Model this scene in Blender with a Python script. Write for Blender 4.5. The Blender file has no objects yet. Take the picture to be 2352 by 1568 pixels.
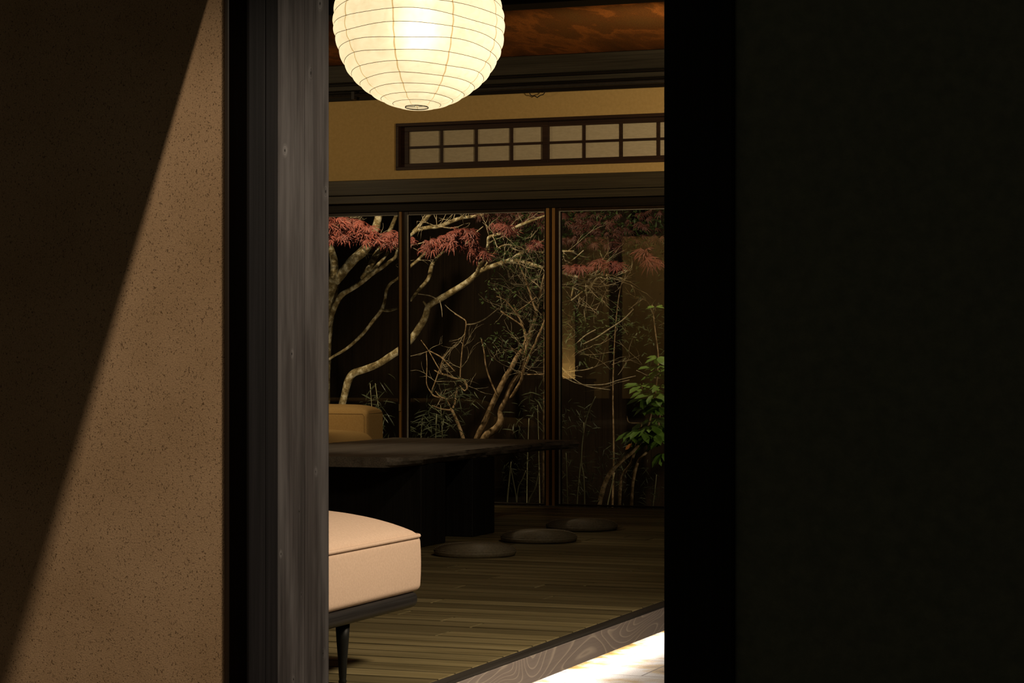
import bpy, bmesh, math, random
from mathutils import Vector, Matrix, noise as mnoise

C = bpy.context.scene
COL = C.collection
PI = math.pi

# ------------------------------------------------------------------ camera
F = 5130.0                       # focal length in pixels of the 2352 px frame
YAW = math.radians(20.84)
SY, CY = math.sin(YAW), math.cos(YAW)
HZ = 815.0                       # horizon row
cam_d = bpy.data.cameras.new('camera')
cam = bpy.data.objects.new('camera', cam_d)
COL.objects.link(cam)
cam.location = (0, 0, 1.0)
cam.rotation_euler = (PI / 2, 0, YAW)
cam_d.sensor_width = 36
cam_d.lens = F / 2352 * 36
cam_d.shift_y = (HZ - 784) / 2352
cam_d.clip_start = 0.05
C.camera = cam

# ------------------------------------------------------------------ world, exposure
w = bpy.data.worlds.new('night')
C.world = w
w.use_nodes = True
w.node_tree.nodes['Background'].inputs[0].default_value = (0.95, 0.88, 0.62, 1)
w.node_tree.nodes['Background'].inputs[1].default_value = 0.036
vs = C.view_settings
vs.view_transform = 'Standard'
vs.look = 'None'
vs.gamma = 1
vs.exposure = 0
vs.use_curve_mapping = False
cy = C.cycles
cy.use_denoising = True
cy.max_bounces = 8
cy.diffuse_bounces = 4
cy.glossy_bounces = 4
cy.transmission_bounces = 6
cy.transparent_max_bounces = 16
cy.caustics_reflective = False
cy.caustics_refractive = False
cy.sample_clamp_indirect = 4


def spot(name, loc, target, power, color, angle, blend, size=0.02):
    d = bpy.data.lights.new(name, 'SPOT')
    d.energy = power
    d.color = color
    d.spot_size = math.radians(angle)
    d.spot_blend = blend
    d.shadow_soft_size = size
    o = bpy.data.objects.new(name, d)
    COL.objects.link(o)
    o.location = loc
    o.rotation_euler = (Vector(target) - Vector(loc)).to_track_quat('-Z', 'Y').to_euler()
    return o


WARM = (1.0, 0.74, 0.42)
WHITE = (1.0, 0.86, 0.68)
# entrance downlight that washes the plaster wall; an added lintel out of view cuts its edge
spot('entrance_spot', (-2.264, 1.5, 2.65), (-2.62, 4.65, 0.45), 185, (1.0, 0.84, 0.62), 46, 0.55, 0.012)
# unseen soft fill lamp over the earthen-floor passage, beside the ottoman
spot('passage_fill', (-0.9, 6.2, 2.25), (-3.1, 6.7, 0.2), 310, (1.0, 0.80, 0.58), 92, 0.9, 0.28)
spot('cushion_fill', (-2.3, 8.6, 2.75), (-4.3, 11.2, 0.1), 46, (1.0, 0.80, 0.56), 62, 0.9, 0.05)  # unseen lamp added to brighten the floor cushions and boards
spot('table_top_fill', (-6.3, 11.3, 2.75), (-5.05, 11.4, 0.48), 62, (1.0, 0.80, 0.56), 38, 1.0, 0.05)  # unseen lamp added so the tabletop is lit and its sides are not
spot('sofa_side_fill', (-3.0, 11.2, 2.75), (-5.9, 12.8, 0.6), 42, WARM, 30, 0.9, 0.05)  # unseen lamp added to brighten the sofa's right side
# wall washer on the transom wall, hidden behind the door jamb
spot('transom_washer', (-2.9, 11.6, 2.3), (-4.9, 13.6, 2.62), 95, WARM, 80, 0.8, 0.05)
# unseen lamp added at the left end of the room to light the sofa
spot('sofa_fill', (-6.9, 11.3, 2.7), (-6.5, 12.7, 0.6), 85, WARM, 44, 0.8, 0.06)
spot('transom_washer_left', (-7.2, 11.9, 2.5), (-6.0, 13.87, 2.45), 16, WARM, 70, 0.8, 0.05)
# reflections in the last pane come from the lit south wall of the room
spot('alcove_lamp', (-8.20, 4.90, 0.52), (-8.20, 4.80, 0.95), 120, (1.0, 0.76, 0.45), 110, 0.8, 0.03)
spot('south_wall_fill', (-6.6, 6.4, 2.7), (-7.2, 4.8, 1.5), 105, WARM, 70, 0.8, 0.05)  # unseen lamp added to light the plaster mirrored in the pane
# linear lamp tucked under the raised floor, washing the stone tiles
ld = bpy.data.lights.new('step_light', 'AREA')
ld.shape = 'RECTANGLE'
ld.size, ld.size_y = 0.03, 8.8
ld.energy = 36
ld.color = (1.0, 0.88, 0.74)
lo_ = bpy.data.objects.new('step_light', ld)
COL.objects.link(lo_)
lo_.location = (-2.76, 9.35, -0.1125)
# garden spots under the eaves
spot('garden_eave_spot', (-6.9, 14.35, 2.75), (-6.3, 16.3, 1.1), 210, (1.0, 0.80, 0.52), 92, 0.6, 0.04)
spot('garden_eave_spot_east', (-4.3, 14.35, 2.7), (-4.9, 16.0, 0.8), 75, (1.0, 0.82, 0.58), 90, 0.6, 0.04)


spot('garden_ground_spot', (-7.15, 14.5, -0.2), (-7.0, 16.2, 1.7), 45, (1.0, 0.80, 0.52), 70, 0.8, 0.04)


spot('garden_ground_spot_east', (-3.5, 14.25, 0.45), (-4.45, 14.8, 0.55), 14, (1.0, 0.86, 0.6), 60, 0.8, 0.03)


# ------------------------------------------------------------------ pixel helpers (2352 x 1568 frame)
def ray(px, py):
    t = (px - 1176) / F
    return Vector((-SY + CY * t, CY + SY * t, (HZ - py) / F))


def at_y(px, py, Y):
    r = ray(px, py)
    return Vector((0, 0, 1)) + r * (Y / r.y)


def xat(px, Y):
    r = ray(px, HZ)
    return r.x / r.y * Y


def px_size(px, Y):
    return (Y / ray(px, HZ).y) / F


# ------------------------------------------------------------------ materials
def new_mat(name):
    m = bpy.data.materials.new(name)
    m.use_nodes = True
    nt = m.node_tree
    nt.nodes.clear()
    out = nt.nodes.new('ShaderNodeOutputMaterial')
    return m, nt, out


def N(nt, kind, **kw):
    n = nt.nodes.new(kind)
    for k, v in kw.items():
        if isinstance(v, (int, float, str, bool)) and hasattr(n, k):
            setattr(n, k, v)
        else:
            n.inputs[k].default_value = v
    return n


def ramp(nt, fac, stops):
    r = nt.nodes.new('ShaderNodeValToRGB')
    els = r.color_ramp.elements
    while len(els) < len(stops):
        els.new(0.5)
    for e, (p, c) in zip(els, stops):
        e.position = p
        e.color = (c[0], c[1], c[2], 1)
    nt.links.new(fac, r.inputs[0])
    return r.outputs[0]


def coords(nt, scale=(1, 1, 1), kind='Object'):
    tc = nt.nodes.new('ShaderNodeTexCoord')
    mp = nt.nodes.new('ShaderNodeMapping')
    mp.inputs['Scale'].default_value = scale
    nt.links.new(tc.outputs[kind], mp.inputs[0])
    return mp.outputs[0]


def math_n(nt, op, a, b=None):
    n = nt.nodes.new('ShaderNodeMath')
    n.operation = op
    for i, v in enumerate((a, b)):
        if v is None:
            continue
        if isinstance(v, (int, float)):
            n.inputs[i].default_value = v
        else:
            nt.links.new(v, n.inputs[i])
    return n.outputs[0]


def mixc(nt, fac, a, b, blend='MIX'):
    n = nt.nodes.new('ShaderNodeMix')
    n.data_type = 'RGBA'
    n.blend_type = blend
    if isinstance(fac, (int, float)):
        n.inputs[0].default_value = fac
    else:
        nt.links.new(fac, n.inputs[0])
    for i, v in ((6, a), (7, b)):
        if isinstance(v, tuple):
            n.inputs[i].default_value = (v[0], v[1], v[2], 1)
        else:
            nt.links.new(v, n.inputs[i])
    return n.outputs[2]


def bump(nt, h, strength, dist):
    b = nt.nodes.new('ShaderNodeBump')
    b.inputs['Strength'].default_value = strength
    b.inputs['Distance'].default_value = dist
    nt.links.new(h, b.inputs['Height'])
    return b.outputs[0]


def principled(nt, out, color, rough, spec=0.3, normal=None, metal=0):
    p = nt.nodes.new('ShaderNodeBsdfPrincipled')
    if isinstance(color, tuple):
        p.inputs['Base Color'].default_value = (color[0], color[1], color[2], 1)
    else:
        nt.links.new(color, p.inputs['Base Color'])
    if isinstance(rough, (int, float)):
        p.inputs['Roughness'].default_value = rough
    else:
        nt.links.new(rough, p.inputs['Roughness'])
    p.inputs['Specular IOR Level'].default_value = spec
    p.inputs['Metallic'].default_value = metal
    if normal is not None:
        nt.links.new(normal, p.inputs['Normal'])
    nt.links.new(p.outputs[0], out.inputs[0])
    return p


def noisy(name, c1, c2, scale=6.0, stretch=(1, 1, 1), rough=0.6, spec=0.3, bs=0.2, bd=0.002, detail=5, lo=0.3, hi=0.7, metal=0):
    m, nt, out = new_mat(name)
    v = coords(nt, stretch)
    n = N(nt, 'ShaderNodeTexNoise', Scale=scale, Detail=detail, Roughness=0.6)
    nt.links.new(v, n.inputs['Vector'])
    c = ramp(nt, n.outputs[0], [(lo, c1), (hi, c2)])
    principled(nt, out, c, rough, spec, bump(nt, n.outputs[0], bs, bd), metal)
    return m


def wood(name, c1, c2, axis=2, rough=0.55, spec=0.3, knots=None, scale=14.0, bs=0.25, pale=None):
    """straight-grained timber, grain along the given axis"""
    m, nt, out = new_mat(name)
    st = [1.0, 1.0, 1.0]
    st[axis] = 0.05
    v = coords(nt, tuple(st))
    n = N(nt, 'ShaderNodeTexNoise', Scale=scale, Detail=7, Roughness=0.65, Distortion=0.25)
    nt.links.new(v, n.inputs['Vector'])
    st2 = [1.0, 1.0, 1.0]
    st2[axis] = 0.012
    v2 = coords(nt, tuple(st2))
    n2 = N(nt, 'ShaderNodeTexNoise', Scale=scale * 9, Detail=3, Roughness=0.6)
    nt.links.new(v2, n2.inputs['Vector'])
    c = ramp(nt, n.outputs[0], [(0.3, c1), (0.72, c2)])
    fine = ramp(nt, n2.outputs[0], [(0.35, (0.65, 0.65, 0.65)), (0.62, (1.12, 1.12, 1.12))])
    c = mixc(nt, 1.0, c, fine, 'MULTIPLY')
    h = math_n(nt, 'ADD', n.outputs[0], math_n(nt, 'MULTIPLY', n2.outputs[0], 0.5))
    if knots:
        st3 = [1.0, 1.0, 1.0]
        st3[axis] = 0.16
        v3 = coords(nt, tuple(st3))
        vo = None
        obj = coords(nt)
        sp0 = nt.nodes.new('ShaderNodeSeparateXYZ')
        nt.links.new(obj, sp0.inputs[0])
        d = None
        for (kx, kz, ks) in knots:
            dx = math_n(nt, 'MULTIPLY', math_n(nt, 'SUBTRACT', sp0.outputs[0], kx), 1.0 / ks)
            dz = math_n(nt, 'MULTIPLY', math_n(nt, 'SUBTRACT', sp0.outputs[2], kz), 0.42 / ks)
            q_ = math_n(nt, 'SQRT', math_n(nt, 'ADD', math_n(nt, 'MULTIPLY', dx, dx), math_n(nt, 'MULTIPLY', dz, dz)))
            d = q_ if d is None else math_n(nt, 'MINIMUM', d, q_)
        wv = N(nt, 'ShaderNodeTexNoise', Scale=60.0, Detail=2)
        nt.links.new(obj, wv.inputs['Vector'])
        d = math_n(nt, 'ADD', d, math_n(nt, 'MULTIPLY', math_n(nt, 'SUBTRACT', wv.outputs[0], 0.5), 0.35))
        kd = ramp(nt, d, [(0.10, (0.10, 0.10, 0.10)), (0.20, (0.9, 0.9, 0.9)), (0.42, (0.8, 0.8, 0.8)), (0.5, (1.25, 1.25, 1.25)), (0.62, (0.85, 0.85, 0.85)), (0.75, (1, 1, 1))])
        pale = pale or tuple(min(1, q * 1.9) for q in c2)
        halo = ramp(nt, d, [(0.4, (1, 1, 1)), (1.0, (0, 0, 0))])
        st4 = [1.0, 1.0, 1.0]
        st4[axis] = 0.06
        n4 = N(nt, 'ShaderNodeTexNoise', Scale=22.0, Detail=4, Roughness=0.6)
        nt.links.new(coords(nt, tuple(st4)), n4.inputs['Vector'])
        patch = ramp(nt, n4.outputs[0], [(0.46, (0, 0, 0)), (0.62, (1, 1, 1))])
        c = mixc(nt, math_n(nt, 'MULTIPLY', math_n(nt, 'ADD', math_n(nt, 'MULTIPLY', halo, patch), math_n(nt, 'MULTIPLY', patch, 0.5)), 0.7), c, pale)
        c = mixc(nt, 1.0, c, kd, 'MULTIPLY')
    principled(nt, out, c, rough, spec, bump(nt, h, bs, 0.002))
    return m


def ring_wood(name, base, dark, line, rough=0.6):
    """flat-sawn softwood with cathedral figure and knots, grain along Y"""
    m, nt, out = new_mat(name)
    v = coords(nt, (1.0, 0.26, 1.0))
    n = N(nt, 'ShaderNodeTexNoise', Scale=5.2, Detail=1.0, Roughness=0.35, Distortion=0.35)
    nt.links.new(v, n.inputs['Vector'])
    ph = math_n(nt, 'MULTIPLY', n.outputs[0], 24.0)
    fr = math_n(nt, 'FRACT', ph)
    ln = ramp(nt, fr, [(0.0, (0, 0, 0)), (0.70, (0.10, 0.10, 0.10)), (0.90, (1, 1, 1)), (0.98, (0.1, 0.1, 0.1))])
    v2 = coords(nt, (8, 0.3, 8))
    n2 = N(nt, 'ShaderNodeTexNoise', Scale=20, Detail=3)
    nt.links.new(v2, n2.inputs['Vector'])
    c = mixc(nt, n2.outputs[0], dark, base)
    c = mixc(nt, math_n(nt, 'MULTIPLY', ln, 0.75), c, line)
    principled(nt, out, c, rough, 0.25, bump(nt, ln, 0.25, 0.001))
    return m


M = {}


def plaster_mat():
    m, nt, out = new_mat('coarse_earth_plaster')
    v = coords(nt)
    big = N(nt, 'ShaderNodeTexNoise', Scale=3.0, Detail=4, Roughness=0.6)
    fine = N(nt, 'ShaderNodeTexNoise', Scale=260.0, Detail=3, Roughness=0.65)
    pit = N(nt, 'ShaderNodeTexNoise', Scale=290.0, Detail=2.0, Roughness=0.5)
    mp = nt.nodes.new('ShaderNodeMapping')
    mp.inputs['Scale'].default_value = (1.0, 1.0, 0.72)
    mp.inputs['Rotation'].default_value = (0, 0.5, 0)
    nt.links.new(v, mp.inputs[0])
    for n in (big, fine):
        nt.links.new(v, n.inputs['Vector'])
    nt.links.new(mp.outputs[0], pit.inputs['Vector'])
    c = ramp(nt, big.outputs[0], [(0.3, (0.42, 0.262, 0.145)), (0.7, (0.54, 0.35, 0.21))])
    p = ramp(nt, pit.outputs[0], [(0.295, (0.22, 0.18, 0.14)), (0.37, (1, 1, 1))])
    c = mixc(nt, 0.8, c, p, 'MULTIPLY')
    f = ramp(nt, fine.outputs[0], [(0.3, (0.72, 0.72, 0.72)), (0.65, (1.1, 1.1, 1.1))])
    c = mixc(nt, 0.8, c, f, 'MULTIPLY')
    h = math_n(nt, 'ADD', math_n(nt, 'MULTIPLY', p, 0.6), fine.outputs[0])
    principled(nt, out, c, 0.95, 0.1, bump(nt, h, 0.75, 0.005))
    return m


def plank_mat():
    m, nt, out = new_mat('dark_floorboards')
    at = nt.nodes.new('ShaderNodeAttribute')
    at.attribute_name = 'tone'
    v = coords(nt, (0.10, 1.0, 1.0))
    add = nt.nodes.new('ShaderNodeVectorMath')
    add.operation = 'ADD'
    nt.links.new(v, add.inputs[0])
    sc = nt.nodes.new('ShaderNodeVectorMath')
    sc.operation = 'SCALE'
    nt.links.new(at.outputs['Vector'], sc.inputs[0])
    sc.inputs['Scale'].default_value = 9.0
    nt.links.new(sc.outputs[0], add.inputs[1])
    n = N(nt, 'ShaderNodeTexNoise', Scale=11.0, Detail=7, Roughness=0.68, Distortion=0.4)
    nt.links.new(add.outputs[0], n.inputs['Vector'])
    c = ramp(nt, n.outputs[0], [(0.28, (0.085, 0.068, 0.030)), (0.5, (0.18, 0.148, 0.072)), (0.75, (0.28, 0.235, 0.125))])
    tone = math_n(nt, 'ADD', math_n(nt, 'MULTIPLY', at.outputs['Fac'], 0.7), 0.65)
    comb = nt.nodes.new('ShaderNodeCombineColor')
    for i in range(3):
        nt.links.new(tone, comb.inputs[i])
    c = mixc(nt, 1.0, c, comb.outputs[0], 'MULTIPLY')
    r = ramp(nt, n.outputs[0], [(0.3, (0.52, 0.52, 0.52)), (0.7, (0.38, 0.38, 0.38))])
    principled(nt, out, c, r, 0.22, bump(nt, n.outputs[0], 0.12, 0.002))
    return m


def tile_mat():
    m, nt, out = new_mat('mottled_stone_tile')
    v = coords(nt)
    br = nt.nodes.new('ShaderNodeTexBrick')
    br.offset = 0.5
    br.inputs['Scale'].default_value = 1.0
    br.inputs['Brick Width'].default_value = 0.42
    br.inputs['Row Height'].default_value = 0.42
    br.inputs['Mortar Size'].default_value = 0.004
    br.inputs['Color1'].default_value = (1, 1, 1, 1)
    br.inputs['Color2'].default_value = (0.85, 0.85, 0.85, 1)
    br.inputs['Mortar'].default_value = (0.25, 0.22, 0.2, 1)
    nt.links.new(v, br.inputs['Vector'])
    n = N(nt, 'ShaderNodeTexNoise', Scale=3.2, Detail=6, Roughness=0.6)
    n2 = N(nt, 'ShaderNodeTexNoise', Scale=220.0, Detail=3, Roughness=0.7)
    nt.links.new(v, n.inputs['Vector'])
    nt.links.new(v, n2.inputs['Vector'])
    c = ramp(nt, n.outputs[0], [(0.46, (0.55, 0.55, 0.57)), (0.56, (0.42, 0.28, 0.09)), (0.66, (0.12, 0.08, 0.055))])
    g = ramp(nt, n2.outputs[0], [(0.35, (0.45, 0.45, 0.45)), (0.6, (1.2, 1.2, 1.2))])
    c = mixc(nt, 0.7, c, g, 'MULTIPLY')
    c = mixc(nt, 1.0, c, br.outputs[0], 'MULTIPLY')
    principled(nt, out, c, 0.45, 0.3, bump(nt, n2.outputs[0], 0.2, 0.001))
    return m


def rust_mat():
    m, nt, out = new_mat('rust_brown_ceiling_panel')
    v = coords(nt, (1.0, 0.30, 1.0))
    n = N(nt, 'ShaderNodeTexNoise', Scale=2.0, Detail=6, Roughness=0.6, Distortion=0.35)
    n2 = N(nt, 'ShaderNodeTexNoise', Scale=240.0, Detail=3, Roughness=0.7)
    nt.links.new(v, n.inputs['Vector'])
    nt.links.new(coords(nt), n2.inputs['Vector'])
    c = ramp(nt, n.outputs[0], [(0.34, (0.14, 0.055, 0.012)), (0.46, (0.24, 0.085, 0.016)), (0.525, (0.44, 0.145, 0.026)), (0.56, (0.22, 0.080, 0.016)), (0.72, (0.20, 0.095, 0.022))])
    g = ramp(nt, n2.outputs[0], [(0.38, (0.3, 0.3, 0.3)), (0.60, (1.5, 1.5, 1.5))])
    c = mixc(nt, 0.9, c, g, 'MULTIPLY')
    principled(nt, out, c, 0.8, 0.15, bump(nt, n2.outputs[0], 0.2, 0.001))
    return m


def paper_mat():
    m, nt, out = new_mat('glowing_washi_paper')
    tc = nt.nodes.new('ShaderNodeTexCoord')
    sep = nt.nodes.new('ShaderNodeSeparateXYZ')
    nt.links.new(tc.outputs['Object'], sep.inputs[0])
    wob = N(nt, 'ShaderNodeTexNoise', Scale=9.0, Detail=2)
    nt.links.new(tc.outputs['Object'], wob.inputs['Vector'])
    ang = math_n(nt, 'ARCTAN2', sep.outputs[1], sep.outputs[0])
    ang = math_n(nt, 'ADD', ang, math_n(nt, 'MULTIPLY', math_n(nt, 'SUBTRACT', wob.outputs[0], 0.5), 0.07))
    k = math_n(nt, 'FRACT', math_n(nt, 'ADD', math_n(nt, 'MULTIPLY', ang, 9 / (2 * PI)), 20.0 + 0.60))
    dist = math_n(nt, 'ABSOLUTE', math_n(nt, 'SUBTRACT', k, 0.5))
    seam = ramp(nt, dist, [(0.0, (0.62, 0.50, 0.34)), (0.011, (0.66, 0.55, 0.38)), (0.017, (1, 1, 1))])
    fib = N(nt, 'ShaderNodeTexNoise', Scale=26.0, Detail=6, Roughness=0.7, Distortion=1.2)
    nt.links.new(tc.outputs['Object'], fib.inputs['Vector'])
    fb = ramp(nt, fib.outputs[0], [(0.3, (0.86, 0.83, 0.78)), (0.6, (1, 1, 1))])
    tint = mixc(nt, 1.0, seam, fb, 'MULTIPLY')
    em = nt.nodes.new('ShaderNodeEmission')
    col = mixc(nt, 1.0, tint, (1.0, 0.81, 0.455), 'MULTIPLY')
    nt.links.new(col, em.inputs[0])
    em.inputs[1].default_value = 0.50
    tr = nt.nodes.new('ShaderNodeBsdfRefraction')
    tr.inputs['IOR'].default_value = 1.3
    tr.inputs['Roughness'].default_value = 0.8
    nt.links.new(tint, tr.inputs[0])
    df = nt.nodes.new('ShaderNodeBsdfTranslucent')
    nt.links.new(tint, df.inputs[0])
    mx = nt.nodes.new('ShaderNodeMixShader')
    mx.inputs[0].default_value = 0.5
    nt.links.new(tr.outputs[0], mx.inputs[1])
    nt.links.new(df.outputs[0], mx.inputs[2])
    ad = nt.nodes.new('ShaderNodeAddShader')
    nt.links.new(em.outputs[0], ad.inputs[0])
    dd = nt.nodes.new('ShaderNodeBsdfDiffuse')
    nt.links.new(tint, dd.inputs[0])
    mx2 = nt.nodes.new('ShaderNodeMixShader')
    mx2.inputs[0].default_value = 0.35
    nt.links.new(mx.outputs[0], mx2.inputs[1])
    nt.links.new(dd.outputs[0], mx2.inputs[2])
    nt.links.new(mx2.outputs[0], ad.inputs[1])
    nt.links.new(ad.outputs[0], out.inputs[0])
    return m


def glass_mat():
    m, nt, out = new_mat('window_glass')
    t = nt.nodes.new('ShaderNodeBsdfTransparent')
    t.inputs[0].default_value = (0.97, 0.98, 0.97, 1)
    g = nt.nodes.new('ShaderNodeBsdfGlossy')
    g.inputs['Roughness'].default_value = 0.0
    fr = nt.nodes.new('ShaderNodeFresnel')
    fr.inputs[0].default_value = 1.5
    mx = nt.nodes.new('ShaderNodeMixShader')
    nt.links.new(fr.outputs[0], mx.inputs[0])
    nt.links.new(t.outputs[0], mx.inputs[1])
    nt.links.new(g.outputs[0], mx.inputs[2])
    nt.links.new(mx.outputs[0], out.inputs[0])
    return m


def emit_mat(name, color, s):
    m, nt, out = new_mat(name)
    e = nt.nodes.new('ShaderNodeEmission')
    e.inputs[0].default_value = (*color, 1)
    e.inputs[1].default_value = s
    nt.links.new(e.outputs[0], out.inputs[0])
    return m


def bark_mat(name, c1, c2, c3, scale=24):
    m, nt, out = new_mat(name)
    v = coords(nt)
    n = N(nt, 'ShaderNodeTexNoise', Scale=scale, Detail=4, Roughness=0.6)
    n2 = N(nt, 'ShaderNodeTexNoise', Scale=scale * 6, Detail=3, Roughness=0.6)
    nt.links.new(v, n.inputs['Vector'])
    nt.links.new(v, n2.inputs['Vector'])
    c = ramp(nt, n.outputs[0], [(0.36, c1), (0.5, c2), (0.62, c3)])
    f = ramp(nt, n2.outputs[0], [(0.35, (0.6, 0.6, 0.6)), (0.6, (1.1, 1.1, 1.1))])
    c = mixc(nt, 0.8, c, f, 'MULTIPLY')
    principled(nt, out, c, 0.85, 0.15, bump(nt, n2.outputs[0], 0.5, 0.004))
    return m


M['plaster'] = plaster_mat()
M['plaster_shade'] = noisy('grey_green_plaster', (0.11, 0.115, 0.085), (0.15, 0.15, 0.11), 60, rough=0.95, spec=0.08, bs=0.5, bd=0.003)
M['post'] = wood('charred_grey_post', (0.064, 0.054, 0.053), (0.140, 0.120, 0.122), 2, 0.45, 0.4, knots=[(xat(a, 4.62), at_y(a, b, 4.62).z, r) for a, b, r in ((714, 168, .010), (735, 8, .009), (652, 345, .008), (748, 440, .010), (668, 812, .006), (725, 1083, .006), (685, 1175, .006), (643, 1272, .005), (742, 1500, .008), (672, 1560, .006), (690, 1365, .005))], pale=(0.34, 0.315, 0.32), scale=20.0)
M['jamb'] = wood('black_jamb', (0.010, 0.0085, 0.0095), (0.026, 0.0225, 0.025), 2, 0.55, 0.25)  # darker wood than the post next to it
M['black'] = wood('black_timber', (0.006, 0.005, 0.005), (0.012, 0.010, 0.009), 2, 0.6, 0.12)
M['blackbeam'] = wood('black_brown_beam', (0.030, 0.027, 0.019), (0.066, 0.060, 0.044), 0, 0.5, 0.3)
M['nageshi'] = wood('smoked_wood_rail', (0.042, 0.035, 0.021), (0.080, 0.067, 0.041), 0, 0.45, 0.35)
M['deep'] = wood('soot_dark_wood', (0.008, 0.006, 0.004), (0.018, 0.013, 0.009), 0, 0.5, 0.2)
M['ochre'] = noisy('ochre_sand_plaster', (0.60, 0.42, 0.17), (0.68, 0.49, 0.21), 45, rough=0.95, spec=0.05, bs=0.25, bd=0.001)
M['ranma'] = wood('dark_brown_lattice_wood', (0.028, 0.014, 0.009), (0.055, 0.028, 0.018), 0, 0.5, 0.3)
M['shoji'] = noisy('shoji_paper', (0.58, 0.51, 0.36), (0.68, 0.61, 0.45), 30, (1, 1, 3), rough=0.95, spec=0.02, bs=0.05)
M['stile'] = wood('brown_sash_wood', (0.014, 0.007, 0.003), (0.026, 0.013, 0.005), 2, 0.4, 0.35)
M['stile_lit'] = wood('lit_sash_bead', (0.26, 0.135, 0.036), (0.38, 0.20, 0.058), 2, 0.45, 0.35)  # sash wood again, lamplight on the ribs put into a lighter colour
M['bead'] = noisy('grey_glazing_bead', (0.26, 0.25, 0.22), (0.34, 0.33, 0.29), 20, rough=0.45, spec=0.4, bs=0.02)
M['brass'] = noisy('dull_brass', (0.45, 0.32, 0.14), (0.55, 0.40, 0.18), 20, rough=0.4, spec=0.5, bs=0.05, metal=0.6)
M['glass'] = glass_mat()
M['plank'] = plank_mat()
M['sill'] = ring_wood('grey_figured_sill', (0.33, 0.285, 0.265), (0.24, 0.205, 0.19), (0.54, 0.47, 0.40))
M['silltop'] = wood('grey_sill_edge', (0.03, 0.027, 0.023), (0.055, 0.05, 0.044), 1, 0.55, 0.2)
M['tile'] = tile_mat()
M['rust'] = rust_mat()
M['led'] = emit_mat('led_strip_light', (1.0, 0.88, 0.74), 95.0)
M['paper'] = paper_mat()
M['rib'] = noisy('bamboo_rib', (0.12, 0.07, 0.02), (0.18, 0.11, 0.035), 40, rough=0.6, spec=0.2, bs=0.05)
M['bulb'] = emit_mat('bulb_glow', (1.0, 0.85, 0.6), 3.0)
M['peach'] = noisy('peach_wool', (0.61, 0.455, 0.345), (0.69, 0.525, 0.405), 130, rough=0.95, spec=0.08, bs=0.25, bd=0.0015, detail=3)
M['mustard'] = noisy('mustard_wool', (0.48, 0.32, 0.125), (0.55, 0.375, 0.16), 130, rough=0.95, spec=0.08, bs=0.25, bd=0.0015, detail=3)
M['thread'] = noisy('dark_seam_thread', (0.26, 0.17, 0.07), (0.32, 0.21, 0.09), 60, rough=0.9, spec=0.05)
M['ebony'] = wood('ebonised_ash', (0.014, 0.013, 0.013), (0.034, 0.032, 0.031), 1, 0.42, 0.4)
M['ebony_leg'] = wood('ebonised_leg', (0.006, 0.007, 0.006), (0.012, 0.013, 0.012), 2, 0.45, 0.35)
M['table'] = wood('black_stained_slab', (0.11, 0.095, 0.075), (0.23, 0.20, 0.16), 1, 0.5, 0.3)
M['table_leg'] = wood('black_plank_leg', (0.010, 0.009, 0.0085), (0.021, 0.0195, 0.0185), 2, 0.6, 0.2)
M['cushion'] = noisy('black_brown_rush_cord', (0.12, 0.102, 0.066), (0.21, 0.18, 0.12), 90, rough=0.5, spec=0.4, bs=0.3, bd=0.001)
M['iron'] = noisy('black_iron', (0.02, 0.018, 0.016), (0.035, 0.03, 0.026), 50, rough=0.5, spec=0.4, bs=0.1)
M['fence'] = wood('night_dark_fence', (0.016, 0.010, 0.005), (0.026, 0.016, 0.008), 2, 0.8, 0.1)
M['soil'] = noisy('dark_garden_soil', (0.015, 0.011, 0.007), (0.03, 0.022, 0.013), 25, rough=0.95, spec=0.05, bs=0.6, bd=0.02)
M['bark'] = bark_mat('lichen_bark', (0.10, 0.07, 0.028), (0.24, 0.18, 0.085), (0.48, 0.42, 0.28), 22)
M['bark_warm'] = bark_mat('brown_bark', (0.10, 0.060, 0.025), (0.24, 0.155, 0.075), (0.36, 0.25, 0.14), 26)
M['twig'] = bark_mat('pale_twig', (0.20, 0.15, 0.09), (0.32, 0.26, 0.16), (0.42, 0.35, 0.23), 40)
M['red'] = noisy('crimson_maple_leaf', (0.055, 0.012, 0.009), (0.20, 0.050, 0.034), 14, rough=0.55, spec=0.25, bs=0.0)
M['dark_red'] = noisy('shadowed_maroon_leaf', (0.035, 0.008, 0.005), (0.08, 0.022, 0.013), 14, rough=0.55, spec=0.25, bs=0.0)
M['leaf'] = noisy('glossy_green_leaf', (0.07, 0.15, 0.018), (0.17, 0.27, 0.05), 12, rough=0.4, spec=0.4, bs=0.0)
M['leaf_brown'] = noisy('orange_dying_leaf', (0.42, 0.15, 0.03), (0.5, 0.2, 0.05), 12, rough=0.5, spec=0.3, bs=0.0)
M['small_leaf'] = noisy('small_dark_green_leaf', (0.012, 0.022, 0.005), (0.05, 0.075, 0.018), 9, rough=0.5, spec=0.3, bs=0.0)
M['sasa'] = noisy('bamboo_grass_leaf', (0.022, 0.03, 0.014), (0.12, 0.13, 0.065), 9, rough=0.4, spec=0.4, bs=0.0)
M['cane'] = noisy('dry_bamboo_cane', (0.20, 0.19, 0.09), (0.34, 0.31, 0.17), 20, (1, 1, 0.3), rough=0.5, spec=0.3, bs=0.1)


# ------------------------------------------------------------------ object helpers
def tag(o, label=None, cat=None, group=None, kind=None):
    if label:
        o['label'] = label
    if cat:
        o['category'] = cat
    if group:
        o['group'] = group
    if kind:
        o['kind'] = kind
    return o


def thing(name, loc, label, cat, group=None, kind=None):
    o = bpy.data.objects.new(name, None)
    o.empty_display_size = 0.1
    COL.objects.link(o)
    o.location = loc
    return tag(o, label, cat, group, kind)


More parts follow.
